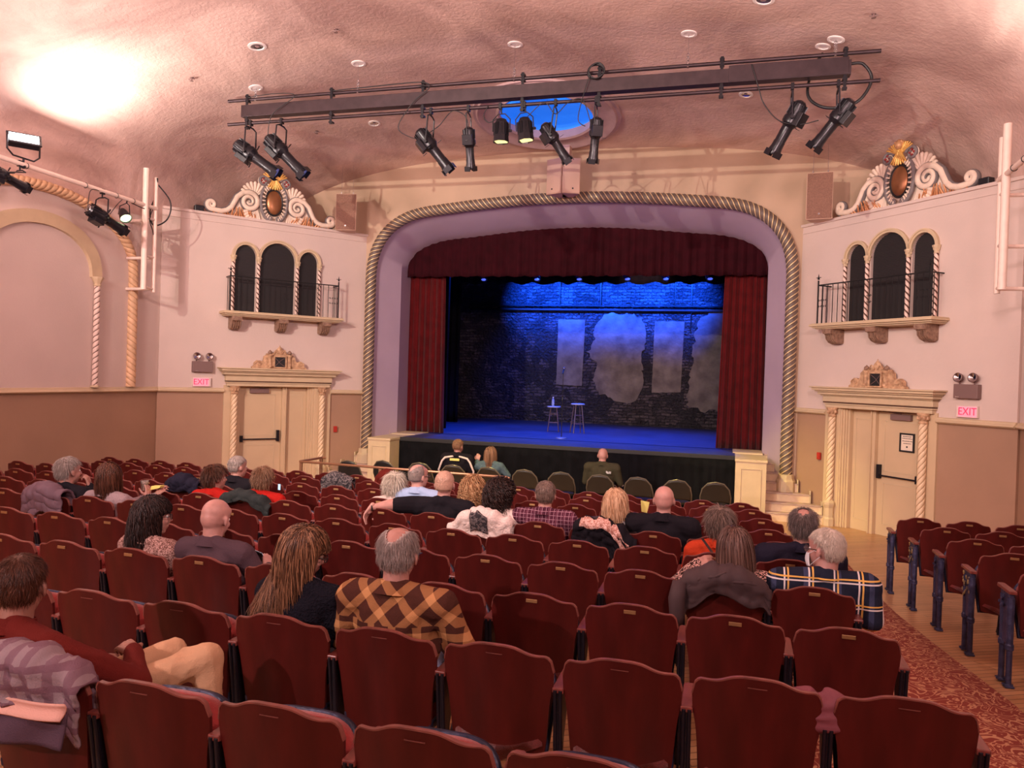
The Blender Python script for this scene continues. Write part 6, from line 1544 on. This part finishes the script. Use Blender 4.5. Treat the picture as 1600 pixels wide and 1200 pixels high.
mb = MB(); mb.lathe([(.028, 0), (.038, .095), (.036, .095), (.027, .004)], 18, caps=False); mb.lathe([(.0, 0), (.028, 0)], 18, caps=False); mb.build('cup_wall', mat('clear_cup', (.8, .75, .7), .1, trans=.8), t)
mb = MB(); mb.lathe([(.029, .01), (.034, .07)], 16); mb.build('drink', mat('amber_drink', (.35, .15, .06), .2), t)
mb = MB(); mb.prism([(-.06, -.02), (.05, .01), (.06, .03), (-.05, .02)], -.03, .03, 'xz', Matrix.Translation(Vector(loc_of('D', 12))+Vector((.20, .66, .885)))); tag(mb.build('food_wrapper', yellowp, smooth=False), 'yellow paper wrapper held by the woman in grey', 'wrapper')
# front row on the folding chairs
def fc(i): return (FCX[i][0], FCX[i][1], 0)
T, L, A = person('grey blond man in black jacket with white shoulder stripes', fc(3), hz=1.10, hx=-.01, hy=.28, yaw=-12, pitch=-6, w=1.25, hs=1.05, vox=.012, shirt=C_BLACK, pants=C_DKPANT, seat_z=.43,
    hairs=dict(style='full', m=H_LB, kind='short', length=.02, count=1400, width=.002, lift=.3, seed=33))
mb = MB()
for q in (-1, 1):
    s0 = Vector((q*.05, .17, .945)); s1 = Vector((q*.20, .185, .885)); s2 = Vector((q*.285, .21, .70)); s3 = Vector((q*.27, .24, .62))
    mb.tube([s0, s1+Vector((0, -.025, .028)), s1+Vector((q*.05, -.03, -.03)), s2+Vector((q*.03, -.035, 0)), s3+Vector((q*.02, -.03, 0))], [.016, .018, .018, .016, .012], 8)
mb.build('white_stripe', C_WHITE, T)
mb = MB(); mb.box(-.085, .085, .08, .095, .875, .915); mb.build('yellow_print', yellowp, T, smooth=False, bevel=.004)
T, L, A = person('light brown haired woman in denim jacket by the stage', fc(4), hz=1.0, hx=-.05, hy=.28, yaw=14, w=1.12, hs=1.02, vox=.012, shirt=C_DENIM, pants=C_DKPANT, seat_z=.42, female=True,
    hairs=dict(style='full', m=H_LB, kind='long', length=.25, count=900, width=.0042, wave=1, seed=34),
    arms={-1: ((-.33, .34, .74), (-.31, .38, .86), dict(d=(.1, .1, 1), n=(0, .8, .2), curl=1.0)), 1: ((.26, .30, .66), (.06, .48, .60), {})})
T, L, A = person('bald man in olive fleece jacket alone at the stage front', fc(7), hz=1.09, hx=-.01, hy=.30, pitch=-14, w=1.25, hs=1.02, vox=.012, shirt=C_OLIVE, pants=C_DKPANT, seat_z=.43, skin_=SK_P,
    arms={1: ((.28, .30, .66), (.20, .48, .62), {}), -1: ((-.28, .30, .66), (-.10, .50, .62), {})})
# little white sewn emblem on the right shoulder: a quarter dome of three arcs
mb = MB()
for r_ in (.018, .028, .038): mb.tube([(.085+r_*math.cos(a), .068+.0*a, .83+r_*math.sin(a)) for a in [PI/2*i/6 for i in range(7)]], .004, 5)
for k in range(3): mb.box(.125, .165, .066, .072, .832+.013*k, .838+.013*k)
mb.build('jacket_emblem', mat('white_stitching', (.8, .8, .75), .6), T)
mb = MB(); mb.box(1.36, 1.50, 12.48, 12.58, .60, .612); tag(mb.build('programme_sheet', paper, smooth=False), 'white sheet of paper held by the man in olive', 'paper')
mb = MB(); mb.prism([(-.03, -.05), (.02, -.06), (.04, .04), (-.04, .05)], 0, .004, 'xz', Matrix.Translation((2.42, 7.0, 1.20))); tag(mb.build('yellow_leaflet', yellowp, smooth=False), 'small yellow leaflet beside the bald man in black', 'paper')
t = thing('phone', 'small lit phone right of the people in red', 'phone', (-1.33, 7.0, 1.11)); mb = MB(); mb.box(-.017, .017, .0, .006, -.034, .034); bd = mb.build('phone_case', blackm, t, smooth=False); mb = MB(); mb.box(-.014, .014, -.002, .0, -.03, .03); mb.build('screen', phonem, bd, smooth=False)

# ------------------------------------------------------------------ coats over the seat backs
def drape(name, label, cat, m, X, Y, Z, x0, x1, back, front, amp=.02, seed=0, thick=.02, puff=0., top=.895, lean=0., bulge=.03, mats=None, rag=.05, nz=46, nu=40, backoff=.03):
    """cloth laid over a seat back: from the front (towards the stage) over the top and down the back"""
    rs = random.Random(seed); t = thing(name, label, cat, (X, Y, Z))
    pf = [rs.uniform(0, 6.3) for _ in range(8)]
    def base(u, v):
        lb = back*(1+rag*math.sin(5*u+pf[0])+rag*math.sin(11*u+pf[1])); lf = front*(1+rag*math.sin(6*u+pf[2])); tot = lb+lf+.06; s = v*tot
        x = x0+(x1-x0)*u; uu = min(1, max(-1, x/.25)); zt = top_z(uu)+.012 if abs(x) < .25 else top_z(math.copysign(.95, x))-.02-.5*(abs(x)-.25)
        yc = .85*min(abs(x), .25)**2
        if s < lf: z = zt-(lf-s); y = .055+(lf-s)*(-.02)+yc; n_ = Vector((0, 1, .1))
        elif s < lf+.06: a = (s-lf)/.06*PI; z = zt+.022*math.sin(a); y = .012+.043*math.cos(a)+yc; n_ = Vector((0, math.cos(a), math.sin(a)))
        else: q = s-lf-.06; z = zt-q; y = -backoff+q*(.17-.10)+yc; n_ = Vector((0, -1, .1))
        return Vector((x+lean*(zt-z), y, z)), n_, s, x
    def fn(u, v):
        p, n_, s, x = base(u, v)
        w_ = math.sin(x*38+s*14+pf[3])*.5+math.sin(x*21-s*23+pf[4])*.6+math.sin(s*30+x*9+pf[5])*.35
        n1 = noise.noise(Vector((x*11+s*5, s*8-x*3, seed*3.1))); n2 = noise.noise(Vector((x*24-s*9, s*19+x*6, seed*1.7+5)))
        d = amp*(.55+1.5*(.35-abs(n1)*2)+.7*(.3-abs(n2)*2))+bulge*math.sin(PI*u)*math.exp(-((s-front-.03)/.12)**2)*.6
        if puff: d += puff*abs(math.sin(PI*s/.085))**.5+puff*.3*math.sin(x*60+pf[6])
        return p+n_*max(.002, d)
    mb = MB(); mb.grid(fn, nu, nz); o = mb.build('cloth', m, t, solid=thick, angle=180); o.modifiers['solid'].offset = 1; return t, fn
def coat(r, k, label, m, x0, x1, back, front, **kw):
    X, Y, Z = loc_of(r, k); return drape(kw.pop('name', 'coat'), label, kw.pop('cat', 'coat'), m, X, Y, Z, x0, x1, back, front, **kw)
t, f = coat('E', 5, 'white fleece jacket hung over the seat back, grey lining showing', C_WHITE, -.34, .25, .17, .10, amp=.015, seed=2, top=.9, bulge=.05, rag=.18)
mb = MB(); mb.grid(lambda u, v: f(.40+.28*u, .42+.45*v)+Vector((0, -.028, .004)), 10, 10); mb.build('grey_lining', C_PATT, t, solid=.006, angle=180)
t, f = coat('E', 3, 'black coat with pale printed scarf on the seat of the blond woman', C_BLACK, -.18, .36, .22, .12, amp=.025, seed=5, bulge=.05, rag=.25, lean=-.1)
mb = MB(); mb.grid(lambda u, v: f(.12+.78*u, .30+.22*v+.10*u)+Vector((0, -.030, .016)), 24, 12); mb.build('scarf', C_LEO2, t, solid=.010, angle=180)
t, f = coat('C', 1, 'big dark brown raincoat hung over the seat of the leopard print woman', C_COAT, -.31, .27, .13, .14, amp=.013, seed=8, bulge=.075, rag=.2, thick=.016)
t2, f2 = coat('C', 1, 'dark coat sleeve hanging between the seats left of the raincoat', C_COAT, -.33, -.22, .34, .05, amp=.012, seed=9, bulge=.02, rag=.1, name='coat_sleeve', backoff=.02)
bpy.data.objects.remove(t2.children[0]); t2.name = 'unused'; bpy.data.objects.remove(t2)
for i_, (pts_, r_) in enumerate(((((.06, .30), (.25, .42), (.5, .50), (.75, .44), (.93, .34)), .020), (((.10, .62), (.30, .58), (.42, .66), (.55, .60)), .011), (((.88, .60), (.72, .56), (.60, .66)), .011))):
    mb = MB(); P_ = [f(a_, b_)+Vector((0, -.012, .002)) for a_, b_ in pts_]; Q_ = []
    for q in range(len(P_)-1):
        for w_ in range(5): Q_.append(P_[q].lerp(P_[q+1], w_/5))
    Q_.append(P_[-1])
    for _ in range(3): Q_ = [Q_[0]]+[(Q_[k_-1]+Q_[k_]*2+Q_[k_+1])/4 for k_ in range(1, len(Q_)-1)]+[Q_[-1]]
    mb.tube(Q_, [r_*(.35+.65*math.sin(PI*k_/(len(Q_)-1))**.5) for k_ in range(len(Q_))], 10); mb.build('coat_fold', C_COAT, t, angle=180)
mb = MB(); mb.tube([(-.27, .0, .84), (-.285, -.03, .74), (-.28, -.02, .64), (-.275, .0, .56)], [.045, .052, .047, .03], 14); mb.build('hanging_sleeve', C_COAT, t, angle=180)
t, f = coat('D', 13, 'grey lilac puffer jacket hung on a seat at the far left', C_PUFF, -.25, .22, .22, .10, amp=.010, seed=11, puff=.022, bulge=.04, rag=.2)
t, f = coat('E', 10, 'dark green coat hung behind the person in red', C_DKGREEN, -.28, .30, .06, .12, amp=.012, seed=12, bulge=.03, rag=.3)
t, f = coat('H', 11, 'grey patterned shawl over a seat near the left end of the rail', C_PATT, -.20, .22, .25, .10, amp=.010, seed=14, bulge=.05, rag=.1, name='shawl', cat='shawl')
t, f = coat('I', 10, 'reddish brown bag on a front seat by the rail', C_MAROON, -.17, .17, .10, .12, amp=.010, seed=15, bulge=.09, rag=.1, name='bag', cat='bag')
t, f = coat('F', 13, 'dark navy coat bundled left of the woman in red', C_NAVY, -.22, .20, .12, .10, amp=.022, seed=16, bulge=.06, rag=.2)
# pink puffer between the two right seats of row A, on the front side of them
t = thing('coat', 'dusty pink puffer coat bundled between the two nearest right-hand seats', 'coat', (3.52, 3.37, floor_z(3.3)))
mb = MB(); rs = random.Random(4)
for i in range(3):
    z = .775-.040*i; mb.ball((rs.uniform(-.01, .01)+.012*i, .01, z), (.15-.022*i, .07, .042), 18, Matrix.Rotation(R(rs.uniform(-10, 10)), 3, 'Y'))
mb.ball((.07, .02, .80), (.07, .06, .035), 14, Matrix.Rotation(R(28), 3, 'Y')); mb.ball((-.08, .01, .80), (.075, .06, .035), 14, Matrix.Rotation(R(-18), 3, 'Y'))
me = fuse(mb, .008, 2); wrinkle(me, .008, 22, 5); put(me, 'puffer_body', C_PINKP, t)
# plaid coat on the nearest left seat
X, Y, Z = loc_of('Z', 6)
t, f = drape('coat', 'grey and plum plaid coat with pale pink lining at the bottom left', 'coat', C_COATP, X, Y, Z, -.42, .27, .20, .16, amp=.020, seed=18, bulge=.06, rag=.1, thick=.014)
mb = MB(); mb.grid(lambda u, v: Vector((-.42+.70*u, -.055-.012*math.sin(9*u)-.02*v+.018*math.sin(PI*v), .735-.06*u*(1-u)*0-.055*v+.05*u)), 20, 6); mb.build('pink_lining', C_LINING, t, solid=.008, angle=180)
mb = MB(); mb.grid(lambda u, v: Vector((-.42+.69*u, -.05+.012*math.sin(14*u+3*v), .70+.04*u-.13*v)), 20, 8); mb.build('purple_underside', C_CORD, t, solid=.010, angle=180)

make_seats(); make_right_block()
bpy.data.scenes.remove(TMP)
for o in list(bpy.data.objects):
    if o.name.startswith('unused'): bpy.data.objects.remove(o)
